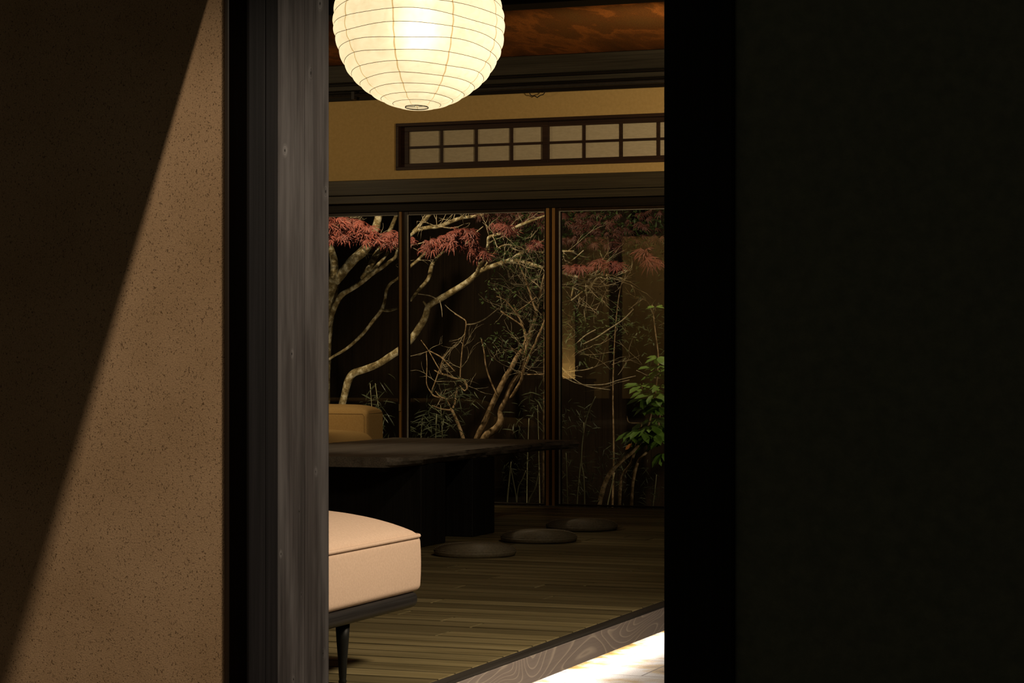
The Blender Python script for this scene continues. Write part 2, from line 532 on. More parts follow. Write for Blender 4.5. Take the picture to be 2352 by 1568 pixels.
class MB:
    """collects world-space geometry for ONE mesh object"""

    def __init__(self):
        self.v, self.f = [], []

    def add(self, verts, faces):
        b = len(self.v)
        self.v.extend(verts)
        self.f.extend([tuple(b + i for i in f) for f in faces])

    def box(self, lo, hi):
        x0, y0, z0 = lo
        x1, y1, z1 = hi
        self.add([(x0, y0, z0), (x1, y0, z0), (x1, y1, z0), (x0, y1, z0), (x0, y0, z1), (x1, y0, z1), (x1, y1, z1), (x0, y1, z1)],
                 [(0, 3, 2, 1), (4, 5, 6, 7), (0, 1, 5, 4), (1, 2, 6, 5), (2, 3, 7, 6), (3, 0, 4, 7)])
        return self

    def tube(self, pts, rad, n=8, closed=False, cap=True):
        pts = [Vector(p) for p in pts]
        if isinstance(rad, (int, float)):
            rad = [rad] * len(pts)
        L = len(pts)
        b = len(self.v)
        up = None
        for i, p in enumerate(pts):
            if closed:
                t = pts[(i + 1) % L] - pts[i - 1]
            else:
                t = pts[min(i + 1, L - 1)] - pts[max(i - 1, 0)]
            if t.length < 1e-9:
                t = Vector((0, 0, 1))
            t.normalize()
            if up is None:
                a = Vector((0, 0, 1)) if abs(t.z) < 0.9 else Vector((1, 0, 0))
                up = (a - t * a.dot(t)).normalized()
            else:
                up = (up - t * up.dot(t))
                if up.length < 1e-6:
                    up = t.orthogonal()
                up.normalize()
            s = t.cross(up)
            for k in range(n):
                a = 2 * PI * k / n
                self.v.append(tuple(p + (up * math.cos(a) + s * math.sin(a)) * rad[i]))
        R = L if closed else L - 1
        for i in range(R):
            j = (i + 1) % L
            for k in range(n):
                k2 = (k + 1) % n
                self.f.append((b + i * n + k, b + i * n + k2, b + j * n + k2, b + j * n + k))
        if cap and not closed:
            self.f.append(tuple(b + k for k in range(n))[::-1])
            self.f.append(tuple(b + (L - 1) * n + k for k in range(n)))
        return self

    def lathe(self, prof, center, n=48):
        """prof: (r, z) list from bottom to top about a vertical axis"""
        cx, cyy, cz = center
        b = len(self.v)
        for r, z in prof:
            for k in range(n):
                a = 2 * PI * k / n
                self.v.append((cx + r * math.cos(a), cyy + r * math.sin(a), cz + z))
        for i in range(len(prof) - 1):
            for k in range(n):
                k2 = (k + 1) % n
                self.f.append((b + i * n + k, b + i * n + k2, b + (i + 1) * n + k2, b + (i + 1) * n + k))
        return self

    def rbox(self, lo, hi, r, dome=0.0, n=22, power=2.2, edge=6.0, bulge=0.0):
        """soft rounded box; dome lifts the top face"""
        lo, hi = Vector(lo), Vector(hi)
        c, h = (lo + hi) / 2, (hi - lo) / 2
        faces = {}
        verts = {}

        def vid(p):
            key = tuple(round(q, 5) for q in p)
            if key not in verts:
                verts[key] = len(verts)
            return verts[key]
        fl = []
        g = [math.sin((-1 + 2 * i / n) * PI / 2) for i in range(n + 1)]
        for ax in range(3):
            for s in (-1, 1):
                a, bb = (ax + 1) % 3, (ax + 2) % 3
                for i in range(n):
                    for j in range(n):
                        q = []
                        for (u, v) in ((i, j), (i + 1, j), (i + 1, j + 1), (i, j + 1)):
                            p = [0, 0, 0]
                            p[ax] = s
                            p[a] = g[u]
                            p[bb] = g[v]
                            q.append(vid(p))
                        fl.append(q if s > 0 else q[::-1])
        out = [None] * len(verts)
        for key, i in verts.items():
            p = Vector((key[0] * h.x, key[1] * h.y, key[2] * h.z))
            inner = Vector([max(-h[k] + r, min(h[k] - r, p[k])) for k in range(3)])
            d = p - inner
            if d.length > 1e-9:
                p = inner + d.normalized() * r
            u, v, t = p.x / h.x, p.y / h.y, p.z / h.z
            if t > 0:
                p.z += dome * t ** 3 * max(0, 1 - abs(u) ** power) ** 0.62 * max(0, 1 - abs(v) ** edge) ** 0.62
            if bulge:
                k = 1 + bulge * (1 - t * t)
                p.x *= k
                p.y *= k
            out[i] = tuple(c + p)
        self.add(out, fl)
        return self

    def build(self, name, mat, parent=None, smooth=False, bevel=0.0, seg=2, attr=None):
        off = Vector((0, 0, 0))
        if parent is not None:
            off = parent_origin(parent)
        me = bpy.data.meshes.new(name)
        me.from_pydata([tuple(Vector(p) - off) for p in self.v], [], self.f)
        me.update()
        bm = bmesh.new()
        bm.from_mesh(me)
        if bevel:
            bmesh.ops.bevel(bm, geom=[e for e in bm.edges if len(e.link_faces) == 2 and e.calc_face_angle(0) > 0.5],
                            offset=bevel, offset_type='OFFSET', segments=seg, profile=0.5, affect='EDGES', clamp_overlap=True)
        bmesh.ops.recalc_face_normals(bm, faces=bm.faces)
        bm.to_mesh(me)
        bm.free()
        if smooth:
            for p in me.polygons:
                p.use_smooth = True
        me.materials.append(mat)
        o = bpy.data.objects.new(name, me)
        COL.objects.link(o)
        if parent is not None:
            o.parent = parent
        return o


def parent_origin(o):
    p = Vector(o.location)
    while o.parent is not None:
        o = o.parent
        p += Vector(o.location)
    return p


def box(name, mat, lo, hi, parent=None, bevel=0.003):
    return MB().box(lo, hi).build(name, mat, parent, bevel=bevel)


def struct(o, label, cat='wall'):
    return tag(o, label, cat, None, 'structure')


# ------------------------------------------------------------------ setting: entrance side
ZT = -0.20            # stone passage floor
YN = 13.87            # garden wall (glass front)
CEIL = 2.97
struct(box('wall_left', M['plaster'], (-5.2, 4.65, ZT), (-2.498, 4.80, 2.9), bevel=0.004),
       'rough tan earth-plaster wall crossed by a slanting shadow', 'wall')
struct(box('trim_1', M['stile'], (-2.4979, 4.66, ZT), (-2.484, 4.80, 2.9)), 'narrow return of the tan plaster wall, coloured dark for its shade', 'trim')  # end of the plaster wall, its shade put into a dark brown
struct(box('trim_2', M['black'], (-2.4839, 4.745, ZT), (-2.4460, 4.80, 2.9)), 'recessed slot blackened for its shade, between the tan wall and the grey post', 'trim')  # black backing stands in for the shade inside the slot
jm = MB()
jm.box((-2.4455, 4.682, ZT), (-2.4005, 4.80, 2.9))
jm.box((-2.398, 4.676, ZT), (-2.3415, 4.80, 2.9))
struct(jm.build('trim_3', M['jamb'], bevel=0.003), 'black grooved door jamb beside the weathered grey post', 'trim')
pm = MB()
pm.add([(-2.340, 4.625, ZT), (-2.2705, 4.625, ZT), (-2.2705, 4.66, ZT), (-2.300, 4.80, ZT), (-2.340, 4.80, ZT),
        (-2.340, 4.625, 2.9), (-2.2705, 4.625, 2.9), (-2.2705, 4.66, 2.9), (-2.300, 4.80, 2.9), (-2.340, 4.80, 2.9)],
       [(0, 4, 3, 2, 1), (5, 6, 7, 8, 9), (0, 1, 6, 5), (1, 2, 7, 6), (2, 3, 8, 7), (3, 4, 9, 8), (4, 0, 5, 9)])
pm.add([(-2.2685, 4.62, ZT), (-2.2066, 4.62, ZT), (-2.2225, 4.65, ZT), (-2.2685, 4.65, ZT),
        (-2.2685, 4.62, 2.9), (-2.2066, 4.62, 2.9), (-2.2225, 4.65, 2.9), (-2.2685, 4.65, 2.9)],
       [(0, 3, 2, 1), (4, 5, 6, 7), (0, 1, 5, 4), (1, 2, 6, 5), (2, 3, 7, 6), (3, 0, 4, 7)])
struct(pm.build('trim_4', M['post'], bevel=0.002), 'weathered grey timber door post with knots and scratches', 'post')
struct(box('trim_5', M['black'], (-2.62, 1.75, 2.0), (-2.478, 4.645, 2.9)), 'unseen lintel added above the entrance so its edge shades the tan wall', 'lintel')  # out of view, added to cast the slanting shadow edge
# right-hand, nearer wall with its black jamb
YR = 2.6
struct(box('trim_6', M['black'], (xat(1524, YR), YR, ZT), (xat(1680, YR), YR + 0.10, 2.6)), 'black timber jamb at the right of the opening', 'post')
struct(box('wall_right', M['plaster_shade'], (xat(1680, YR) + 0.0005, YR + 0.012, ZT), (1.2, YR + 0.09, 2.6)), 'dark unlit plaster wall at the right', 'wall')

# ------------------------------------------------------------------ setting: room shell
XS = -2.61            # face of the step
XW, XE = -8.8, -0.5
fl = MB()
tones = []
rng = random.Random(3)
bw = 0.14
y = 4.82
while y < YN - 0.02:
    y1 = min(y + bw, YN - 0.005)
    x = XW - rng.uniform(0, 1.5)
    while x < XS - 0.055:
        ln = rng.uniform(1.5, 2.6)
        x1 = min(x + ln, XS - 0.052)
        if XS - 0.052 - x1 < 0.3:
            x1 = XS - 0.052
        a, b_ = max(x, XW), x1
        if b_ > a + 0.02:
            e, eb = 0.004, 0.006
            n0 = len(fl.f)
            g = 0.002
            X0, X1, Y0, Y1 = a + g, b_ - g, y + g, y1 - g
            dz = rng.uniform(-0.0012, 0.0012)
            fl.add([(X0, Y0, -0.03), (X1, Y0, -0.03), (X1, Y1, -0.03), (X0, Y1, -0.03),
                    (X0, Y0, -e), (X1, Y0, -e), (X1, Y1, -e), (X0, Y1, -e),
                    (X0 + e, Y0 + eb, dz), (X1 - e, Y0 + eb, dz), (X1 - e, Y1 - eb, dz), (X0 + e, Y1 - eb, dz)],
                   [(0, 3, 2, 1), (0, 1, 5, 4), (1, 2, 6, 5), (2, 3, 7, 6), (3, 0, 4, 7),
                    (4, 5, 9, 8), (5, 6, 10, 9), (6, 7, 11, 10), (7, 4, 8, 11), (8, 9, 10, 11)])
            tv = rng.random()
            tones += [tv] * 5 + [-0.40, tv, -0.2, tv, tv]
        x = x1 + 0.0005
    y += bw
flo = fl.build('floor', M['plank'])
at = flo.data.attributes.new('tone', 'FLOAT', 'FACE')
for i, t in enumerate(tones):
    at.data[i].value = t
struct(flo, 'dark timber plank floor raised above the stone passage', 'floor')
struct(box('floor_base', M['deep'], (XW, 4.82, -0.11), (XS - 0.06, YN - 0.005, -0.034)), 'dark underfloor beneath the raised planks', 'floor')
struct(box('trim_7', M['sill'], (XS - 0.05, 4.82, -0.103), (XS, YN - 0.01, -0.0105), bevel=0.002), 'grey step beam with swirling grain above the light strip', 'step beam')
struct(box('trim_18', M['silltop'], (XS - 0.05, 4.82, -0.010), (XS, YN - 0.01, 0.0), bevel=0.003), 'dark top face of the grey step beam', 'trim')  # top of the same beam, split off in a darker colour
struct(box('trim_8', M['deep'], (-3.06, 4.82, ZT), (-3.0, YN - 0.01, -0.111)), 'dark recessed riser under the raised floor', 'trim')
struct(box('floor_entry', M['tile'], (-5.2, -1.5, ZT - 0.06), (3.0, YN - 0.01, ZT)), 'mottled stone tile floor glowing beside the step', 'floor')

# garden-side wall
rx0 = xat(910, YN)
rx1 = xat(1602, YN + 0.035) + 0.0225
rz0, rz1 = 2.249, 2.568
wn = MB()
for lo, hi in (((XW, YN, 2.03), (rx0, YN + 0.13, CEIL)), ((rx1, YN, 2.03), (XE, YN + 0.13, CEIL)),
               ((rx0, YN, 2.03), (rx1, YN + 0.13, rz0)), ((rx0, YN, rz1), (rx1, YN + 0.13, CEIL))):
    wn.box(lo, hi)
struct(wn.build('wall_back', M['ochre']), 'ochre plaster band above the garden windows', 'wall')
sd = MB()
sd.box((XW, YN, -0.2), (-7.16, YN + 0.13, 2.03))
sd.box((xat(1600, YN + 0.01) + 0.002, YN, -0.3), (XE, YN + 0.13, 2.03))
struct(sd.build('wall_back_side', M['deep']), 'dark boarded wall beside the garden windows', 'wall')
struct(box('trim_9', M['nageshi'], (XW, YN - 0.05, 2.085), (XE, YN - 0.001, 2.187), bevel=0.004), 'smoked wooden rail under the ochre plaster band', 'rail')
struct(box('trim_10', M['nageshi'], (XW, YN - 0.04, 2.030), (XE, YN - 0.001, 2.082), bevel=0.003), 'lower grooved head rail above the sliding glass doors', 'rail')
struct(box('trim_11', M['deep'], (XW, YN + 0.005, 1.972), (XE, YN + 0.13, 2.0295)), 'soot-dark window head above the sliding glass doors', 'rail')
struct(box('trim_12', M['blackbeam'], (XW, YN - 0.10, 2.848), (XE, YN - 0.001, CEIL - 0.002), bevel=0.006), 'broad black-brown beam where the wall meets the ceiling', 'beam')
struct(box('trim_13', M['blackbeam'], (XW, YN - 0.07, 2.797), (XE, YN - 0.001, 2.828), bevel=0.003), 'thin brown batten beneath the broad ceiling beam', 'batten')
struct(box('trim_14', M['deep'], (XW, YN - 0.03, 2.733), (XE, YN - 0.0005, 2.7965), bevel=0.003), 'soot-dark picture rail along the top of the ochre plaster', 'rail')
struct(box('trim_15', M['deep'], (XW, YN - 0.03, 2.8285), (XE, YN - 0.0005, 2.8475), bevel=0.0), 'soot-dark groove board under the broad ceiling beam', 'rail')
struct(box('trim_16', M['deep'], (XW, 10.80, 2.813), (XE, 11.0, CEIL - 0.001), bevel=0.006), 'dark ceiling beam crossing above the lantern', 'beam')
struct(box('trim_17', M['deep'], (-7.16, YN - 0.004, -0.028), (-2.85, YN + 0.13, -0.004), bevel=0.002), 'dark floor track of the sliding glass doors', 'track')
struct(box('ceiling', M['rust'], (XW, 4.82, CEIL), (XE, YN + 0.13, CEIL + 0.06)), 'mottled rust-brown ceiling panels above the ochre wall', 'ceiling')
struct(box('wall_west', M['deep'], (XW - 0.1, 4.82, -0.2), (XW - 0.001, YN, CEIL)), 'dark boarded end wall of the room', 'wall')
struct(box('wall_east', M['deep'], (XE + 0.001, 4.82, ZT), (XE + 0.1, YN, CEIL)), 'dark boarded wall of the stone passage', 'wall')
sw = MB()
sw.box((XW, 4.803, -0.2), (-5.21, 4.815, 0.53))
sw.box((XW, 4.803, 2.28), (-5.21, 4.815, CEIL))
sw.box((XW, 4.803, 0.53), (-8.36, 4.815, 2.28))
sw.box((-8.00, 4.813, 0.0), (-7.985, 4.87, 2.28))  # thin partition added to stop the alcove lamp's light on its right
sw.box((-7.62, 4.803, 0.53), (-7.48, 4.83, 2.28))
sw.box((-6.72, 4.803, 0.53), (-5.21, 4.815, 2.28))
struct(sw.build('wall_front', M['deep']), 'dark boarding on the inner face of the entrance wall', 'wall')
so = MB()
so.box((-7.479, 4.80, 0.53), (-6.721, 4.812, 2.28))
so.box((-8.359, 4.80, 0.53), (-7.621, 4.812, 2.28))
struct(so.build('wall_front_plaster', M['ochre']), 'ochre plaster panels on the inner face of the entrance wall', 'wall')

# ------------------------------------------------------------------ curtain rail and hook
rail = thing('curtain_rail', (-5.0, YN - 0.06, 2.766), 'round black curtain rail along the top of the ochre wall', 'rail')
MB().tube([(XW + 0.01, YN - 0.06, 2.766), (XE - 0.01, YN - 0.06, 2.766)], 0.014, 14).build('rod', M['iron'], rail, True)
for bx in (-7.9, xat(812, YN - 0.06), -4.05, -2.0):
    MB().box((bx - 0.012, YN - 0.075, 2.735), (bx + 0.012, YN - 0.0305, 2.79)).build('bracket', M['iron'], rail, bevel=0.002)
hx0, hx1 = xat(1217, YN - 0.06), xat(1251, YN - 0.06)
hz = 2.735
hk = MB()
hm = (hx0 + hx1) / 2
hw = hx1 - hx0
hk.tube([(hx0 + hw * 0.02, YN - 0.06, hz + 0.002), (hx0, YN - 0.06, hz - 0.014), (hx0 + hw * 0.1, YN - 0.06, hz - 0.026),
         (hx0 + hw * 0.3, YN - 0.06, hz - 0.028), (hx0 + hw * 0.42, YN - 0.06, hz - 0.034), (hm, YN - 0.06, hz - 0.040), (hx0 + hw * 0.58, YN - 0.06, hz - 0.034),
         (hx0 + hw * 0.7, YN - 0.06, hz - 0.026), (hx0 + hw * 0.9, YN - 0.06, hz - 0.022), (hx1, YN - 0.06, hz - 0.010), (hx1 - hw * 0.02, YN - 0.06, hz + 0.002)], 0.0034, 8)
tag(hk.build('wire_hook', M['iron'], None, True), 'bent wire hook hanging from the black curtain rail', 'hook')

# ------------------------------------------------------------------ transom window (shoji)
wt = thing('window_1', (rx0, YN, rz0), 'long shoji paper transom window set in the ochre plaster', 'window', None, 'structure')
fr = MB()
fr.box((rx0 + 0.001, YN - 0.012, rz1 - 0.022), (rx1 - 0.001, YN + 0.10, rz1 - 0.001))
fr.box((rx0 + 0.001, YN - 0.012, rz0 + 0.001), (rx1 - 0.001, YN + 0.10, rz0 + 0.022))
fr.box((rx0 + 0.001, YN - 0.012, rz0 + 0.022), (rx0 + 0.022, YN + 0.10, rz1 - 0.022))
fr.box((rx1 - 0.022, YN - 0.012, rz0 + 0.022), (rx1 - 0.001, YN + 0.10, rz1 - 0.022))
fr.build('casing', M['ranma'], wt, bevel=0.002)
YS = YN + 0.035


def sash(xa, xb, mullions, yy):
    s = MB()
    za, zb = rz0 + 0.0225, rz1 - 0.0225
    pz0, pz1 = 2.297, 2.513
    s.box((xa, yy, za), (xb, yy + 0.028, pz0))
    s.box((xa, yy, pz1), (xb, yy + 0.028, zb))
    s.box((xa, yy, pz0), (mullions[0][0], yy + 0.028, pz1))
    s.box((mullions[-1][1], yy, pz0), (xb, yy + 0.028, pz1))
    so_ = s.build('sash_frame', M['ranma'], wt, bevel=0.0015)
    l = MB()
    for i in range(len(mullions) - 1):
        l.box((mullions[i][1], yy + 0.006, pz0), (mullions[i + 1][0], yy + 0.018, pz1))
    zc = (pz0 + pz1) / 2
    l.box((mullions[0][0], yy + 0.005, zc - 0.0085), (mullions[-1][1], yy + 0.019, zc + 0.0085))
    l.build('lattice', M['ranma'], so_)
    MB().box((mullions[0][0], yy + 0.0195, pz0), (mullions[-1][1], yy + 0.0205, pz1)).build('shoji_paper', M['shoji'], so_)


q = lambda p: xat(p, YS)
sash(rx0 + 0.0225, q(1258.5), [(q(938), q(1010.5)), (q(1016), q(1090)), (q(1095.5), q(1171)), (q(1177), q(1245.5))], YS)
q2 = lambda p: xat(p, YS + 0.002)
sash(q(1259), q(1602), [(q2(1260.5), q2(1338)), (q2(1343.5), q2(1422.5)), (q2(1429), q2(1508)), (q2(1515), q2(1588))], YS + 0.002)

# ------------------------------------------------------------------ sliding glass doors


def glass_door(n, xa, xb, ga, gb, ribs, label, bead_left=True):
    """door leaf xa..xb with glass ga..gb; ribs: raised beads in the lit wood colour (x0,x1)"""
    d = thing('door_%d' % n, ((xa + xb) / 2, YN + 0.03, 0), label, 'sliding door', None, 'structure')
    zt, zb = 1.9715, 0.005
    y0, y1 = YN + 0.02, YN + 0.055
    f = MB()
    f.box((xa, y0, zb), (ga, y1, zt))
    f.box((gb, y0, zb), (xb, y1, zt))
    f.box((ga, y0, zt - 0.022), (gb, y1, zt))
    f.box((ga, y0, zb), (gb, y1, zb + 0.012))
    f.build('door_frame', M['stile'], d, bevel=0.002)
    for (a, b) in ribs:
        MB().box((a, y0 - 0.014, zb + 0.001), (b, y0 - 0.0005, zt - 0.001)).build('lit_bead', M['stile_lit'], d, bevel=0.002)
    bd = MB()
    if bead_left:
        bd.box((ga - 0.010, y0 - 0.005, zb + 0.012), (ga + 0.001, y0 - 0.0004, zt - 0.022))
    bd.box((ga - 0.010, y0 - 0.005, zt - 0.0262), (gb, y0 - 0.0004, zt - 0.021))
    bd.build('glazing_bead', M['bead'], d, bevel=0.001)
    MB().box((ga - 0.001, y0 + 0.013, zb + 0.012), (gb + 0.001, y0 + 0.018, zt - 0.022)).build('glass_pane', M['glass'], d)
    return d


X = lambda p: xat(p, YN + 0.01)
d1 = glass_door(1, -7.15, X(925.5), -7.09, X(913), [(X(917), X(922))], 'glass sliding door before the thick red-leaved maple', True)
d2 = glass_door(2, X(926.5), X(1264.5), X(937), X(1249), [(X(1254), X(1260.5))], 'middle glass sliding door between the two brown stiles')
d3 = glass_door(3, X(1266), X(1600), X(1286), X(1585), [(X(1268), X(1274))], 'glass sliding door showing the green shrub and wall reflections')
lz = lambda py: at_y(919, py, YN).z
MB().box((X(917.3), YN - 0.001, lz(944)), (X(921.7), YN + 0.0055, lz(928))).build('latch', M['brass'], d1, bevel=0.001)

# ------------------------------------------------------------------ paper lantern
LD = 7.2
lc = Vector((0, 0, 1)) + ray(962, 55) * LD
LR = 198.0 / F * LD
lan = thing('paper_lantern', lc, 'round glowing white paper lantern hanging at the top', 'lantern')
TURN = 19
TH0 = 0.135
prof = []
NP = TURN * 12
for i in range(NP + 1):
    th = PI - TH0 - (PI - 2 * TH0) * i / NP          # from the bottom pole up
    ph = (i % 12) / 12
    bul = 1 - 0.018 * (1 - math.sin(PI * ph) ** 0.7)
    prof.append((LR * bul * math.sin(th), LR * bul * math.cos(th)))
rl = random.Random(5)
pp = MB().lathe(prof, lc, 72)


# the lantern hangs slightly askew, its foot towards the entrance
TILT = Matrix.Rotation(math.radians(1.2), 3, Vector((-SY, CY, 0))) @ Matrix.Rotation(math.radians(-4.8), 3, Vector((CY, SY, 0)))


def wob(p):
    d = Vector(p) - lc
    a = math.atan2(d.y, d.x)
    dz = 0.010 * math.sin(a - 2.0 + d.z * 5) + 0.0045 * math.sin(3 * a + d.z * 31) + 0.003 * math.sin(5 * a - d.z * 47)
    k = max(0, 1 - (d.z / LR) ** 2) ** 1.2
    return tuple(lc + TILT @ (Vector((p[0], p[1], p[2] + dz * k)) - lc))


pp.v = [wob(p) for p in pp.v]
pp.build('paper_shade', M['paper'], lan, True)
sp = MB()
pts = []
for i in range(TURN + 1):
    th = PI - TH0 - (PI - 2 * TH0) * i / TURN
    ring = []
    rr = LR * 0.984
    for k in range(72):
        a = 2 * PI * k / 72
        ring.append(wob((lc.x + rr * math.sin(th) * math.cos(a), lc.y + rr * math.sin(th) * math.sin(a), lc.z + rr * math.cos(th))))
    sp.tube(ring, 0.00085, 6, closed=True)
sp.build('bamboo_ribbing', M['rib'], lan, True)
bp = MB()
zb = -LR * math.cos(TH0) * 0.992
rb = LR * math.sin(TH0)
tl = lambda x, y, z: tuple(lc + TILT @ Vector((x, y, z)))
bp.tube([tl(rb * math.cos(a), rb * math.sin(a), zb) for a in [2 * PI * k / 40 for k in range(40)]], 0.0011, 8, closed=True)
for sx in (-1, 1):
    bp.tube([tl(sx * rb * 0.8, 0.0, zb + 0.004), tl(sx * 0.007, 0.0, zb + 0.004), tl(sx * 0.004, 0.0, zb + 0.008), tl(sx * 0.004, 0.0, LR * 0.9)], 0.0008, 6)
bp.build('wire_frame', M['iron'], lan, True)
MB().lathe([(0.001, -0.045), (0.02, -0.043), (0.034, -0.03), (0.04, -0.005), (0.036, 0.02), (0.022, 0.045), (0.014, 0.06), (0.014, 0.09), (0.001, 0.09)], lc, 24).build('bulb', M['bulb'], lan, True)
MB().tube([(lc.x, lc.y, lc.z + 0.09), (lc.x, lc.y, CEIL - 0.002)], 0.004, 8).build('cord', M['iron'], lan, True)
MB().lathe([(0.001, -0.03), (0.05, -0.03), (0.055, -0.02), (0.055, 0.0), (0.001, 0.0)], (lc.x, lc.y, CEIL - 0.0005), 24).build('ceiling_rose', M['iron'], lan, True)
bl = bpy.data.lights.new('lantern_bulb_light', 'POINT')
bl.energy = 1.2
bl.color = (1.0, 0.82, 0.52)
bl.shadow_soft_size = 0.05
blo = bpy.data.objects.new('lantern_bulb_light', bl)
COL.objects.link(blo)
blo.location = (lc.x, lc.y, lc.z - 0.01)

# ------------------------------------------------------------------ ottoman (daybed end)
OX0, OX1, OY0, OY1 = -3.75, -2.85, 5.10, 6.665
ot = thing('ottoman', ((OX0 + OX1) / 2, (OY0 + OY1) / 2, 0), 'peach upholstered ottoman on a black wood base beside the door post', 'ottoman')
DO = 0.088
cu = MB().rbox((OX0, OY0, 0.236), (OX1, OY1, 0.418), 0.022, DO, 48, 2.3, 16.0, 0.006).build('cushion', M['peach'], ot, True)
pi = []
hx, hy = (OX1 - OX0) / 2, (OY1 - OY0) / 2
ox, oy = (OX0 + OX1) / 2, (OY0 + OY1) / 2
rc = 0.03
for (sx, sy, a0) in ((1, 1, 0), (-1, 1, 90), (-1, -1, 180), (1, -1, 270)):
    for k in range(7):
        a = math.radians(a0 + 15 * k)
        pi.append((ox + sx * (hx - rc) + rc * math.cos(a), oy + sy * (hy - rc) + rc * math.sin(a), 0.416))
full = []
for i in range(len(pi)):
    p, r_ = Vector(pi[i]), Vector(pi[(i + 1) % len(pi)])
    n_ = max(1, int((r_ - p).length / 0.04))
    for k in range(n_):
        full.append(tuple(p.lerp(r_, k / n_)))
MB().tube(full, 0.0066, 8, closed=True).build('piping', M['peach'], cu, True)
MB().rbox((OX0 + 0.005, OY0 + 0.005, 0.184), (OX1 - 0.004, OY1 - 0.008, 0.238), 0.024, 0, 24).build('base_board', M['ebony'], ot, True)
for lx in (OX0 + 0.08, -2.905):
    for ly in (5.56, 6.18):
        lg = MB().lathe([(0.001, 0.0), (0.011, 0.0), (0.013, 0.006), (0.0105, 0.012), (0.0115, 0.018), (0.0135, 0.06), (0.019, 0.13), (0.0225, 0.186), (0.001, 0.186)], (lx, ly, 0.0), 24)
        lg.build('leg', M['ebony_leg'], ot, True)

# ------------------------------------------------------------------ low table
TX0, TX1, TY0, TY1 = -5.68, -4.56, 10.32, 12.85
TZ0, TZ1 = 0.43, 0.482
tb = thing('low_table', ((TX0 + TX1) / 2, (TY0 + TY1) / 2, 0), 'low black slab table with a live edge beside the floor cushions', 'table')
tm = MB()
rt = random.Random(9)
NS = 64
outline = []


def live(y, seed):
    v = Vector((seed, y * 2.3, 0))
    return 0.022 * mnoise.noise(v) + 0.012 * mnoise.noise(v * 4.7) + 0.006 * mnoise.noise(v * 13)


ylist = [TY0 + (TY1 - TY0) * i / NS for i in range(NS + 1)]
levels = [(TZ1, 0.0), (TZ1 - 0.006, 0.006), (TZ1 - 0.022, 0.014), (TZ0 + 0.012, 0.004), (TZ0, -0.012)]
for li, (z, o) in enumerate(levels):
    ringp = []
    for i, yy in enumerate(ylist):
        cut = 0.05 * max(0, 1 - i / 3.0) ** 2
        fin = 0.10 * max(0, (i - NS * 0.8) / (NS * 0.2)) ** 2
        ringp.append((TX1 + live(yy, 3.1 + li * 0.35) + o - cut + fin, yy, z))
    for i, yy in enumerate(reversed(ylist)):
        ringp.append((TX0 + live(yy, 8.7 + li * 0.35) - o, yy, z))
    outline.append(ringp)
n_ = len(outline[0])
for ringp in outline:
    tm.v.extend(ringp)
for li in range(len(levels) - 1):
    for i in range(n_):
        j = (i + 1) % n_
        tm.f.append((li * n_ + i, (li + 1) * n_ + i, (li + 1) * n_ + j, li * n_ + j))
for i in range(NS):
    a, b_ = i, i + 1
    c_, d_ = n_ - 2 - i, n_ - 1 - i
    tm.f.append((a, b_, c_, d_))
    k = (len(levels) - 1) * n_
    tm.f.append((k + d_, k + c_, k + b_, k + a))
tm.build('tabletop', M['table'], tb)
for (y0, y1) in ((10.67, 11.0), (11.39, 11.72)):
    MB().box((-5.45, y0, 0.0), (-4.565, y1, TZ0 - 0.001)).build('leg', M['table_leg'], tb, bevel=0.006)
MB().box((-5.35, 11.001, 0.0), (-4.72, 11.389, TZ0 - 0.06)).build('stretcher', M['black'], tb, bevel=0.004)
bx0 = xat(877, 10.45)
MB().box((bx0 - 0.0, 10.40, TZ0 - 0.024), (bx0 + 0.045, 10.44, TZ0 - 0.0005)).build('bracket', M['iron'], tb, bevel=0.002)

# ------------------------------------------------------------------ floor cushions
cprof = []
R0, H0 = 0.207, 0.058
HE = 0.024                       # height of the widest line
for i in range(13):
    th = -PI / 2 + (PI / 2) * i / 12
    cprof.append((R0 - 0.016 + 0.016 * math.cos(th), HE + HE * math.sin(th)))
cprof[0] = (R0 - 0.016, 0.0)
cprof.insert(0, (0.001, 0.0))
for i in range(1, 201):
    t = i / 200
    r = R0 * math.cos(t * PI / 2) ** 0.75
    z = HE + (H0 - HE) * max(0, 1 - (r / R0) ** 4.0) ** 0.62
    rid = 0.0013 * math.sin((R0 - r) / 0.0095 * 2 * PI + z * 420)
    cprof.append((max(0.001, r + rid), z + rid))
cush_labels = ['round dark cord floor cushion nearest the peach ottoman', 'middle one of three round dark floor cushions along the table',
               'round dark floor cushion farthest along, nearest the glass doors']
cp = MB().lathe(cprof, (0, 0, 0), 72).build('floor_cushion', M['cushion'], None, True)
for i, (x, y) in enumerate(((-4.145, 10.37), (-4.135, 11.27), (-4.185, 12.12))):
    o = cp if i == 0 else cp.copy()
    if i:
        COL.objects.link(o)
    o.location = (x, y, 0.0015)
    o.rotation_euler = (0, 0, i * 0.7)
    tag(o, cush_labels[i], 'cushion', 'round floor cushions along the table')

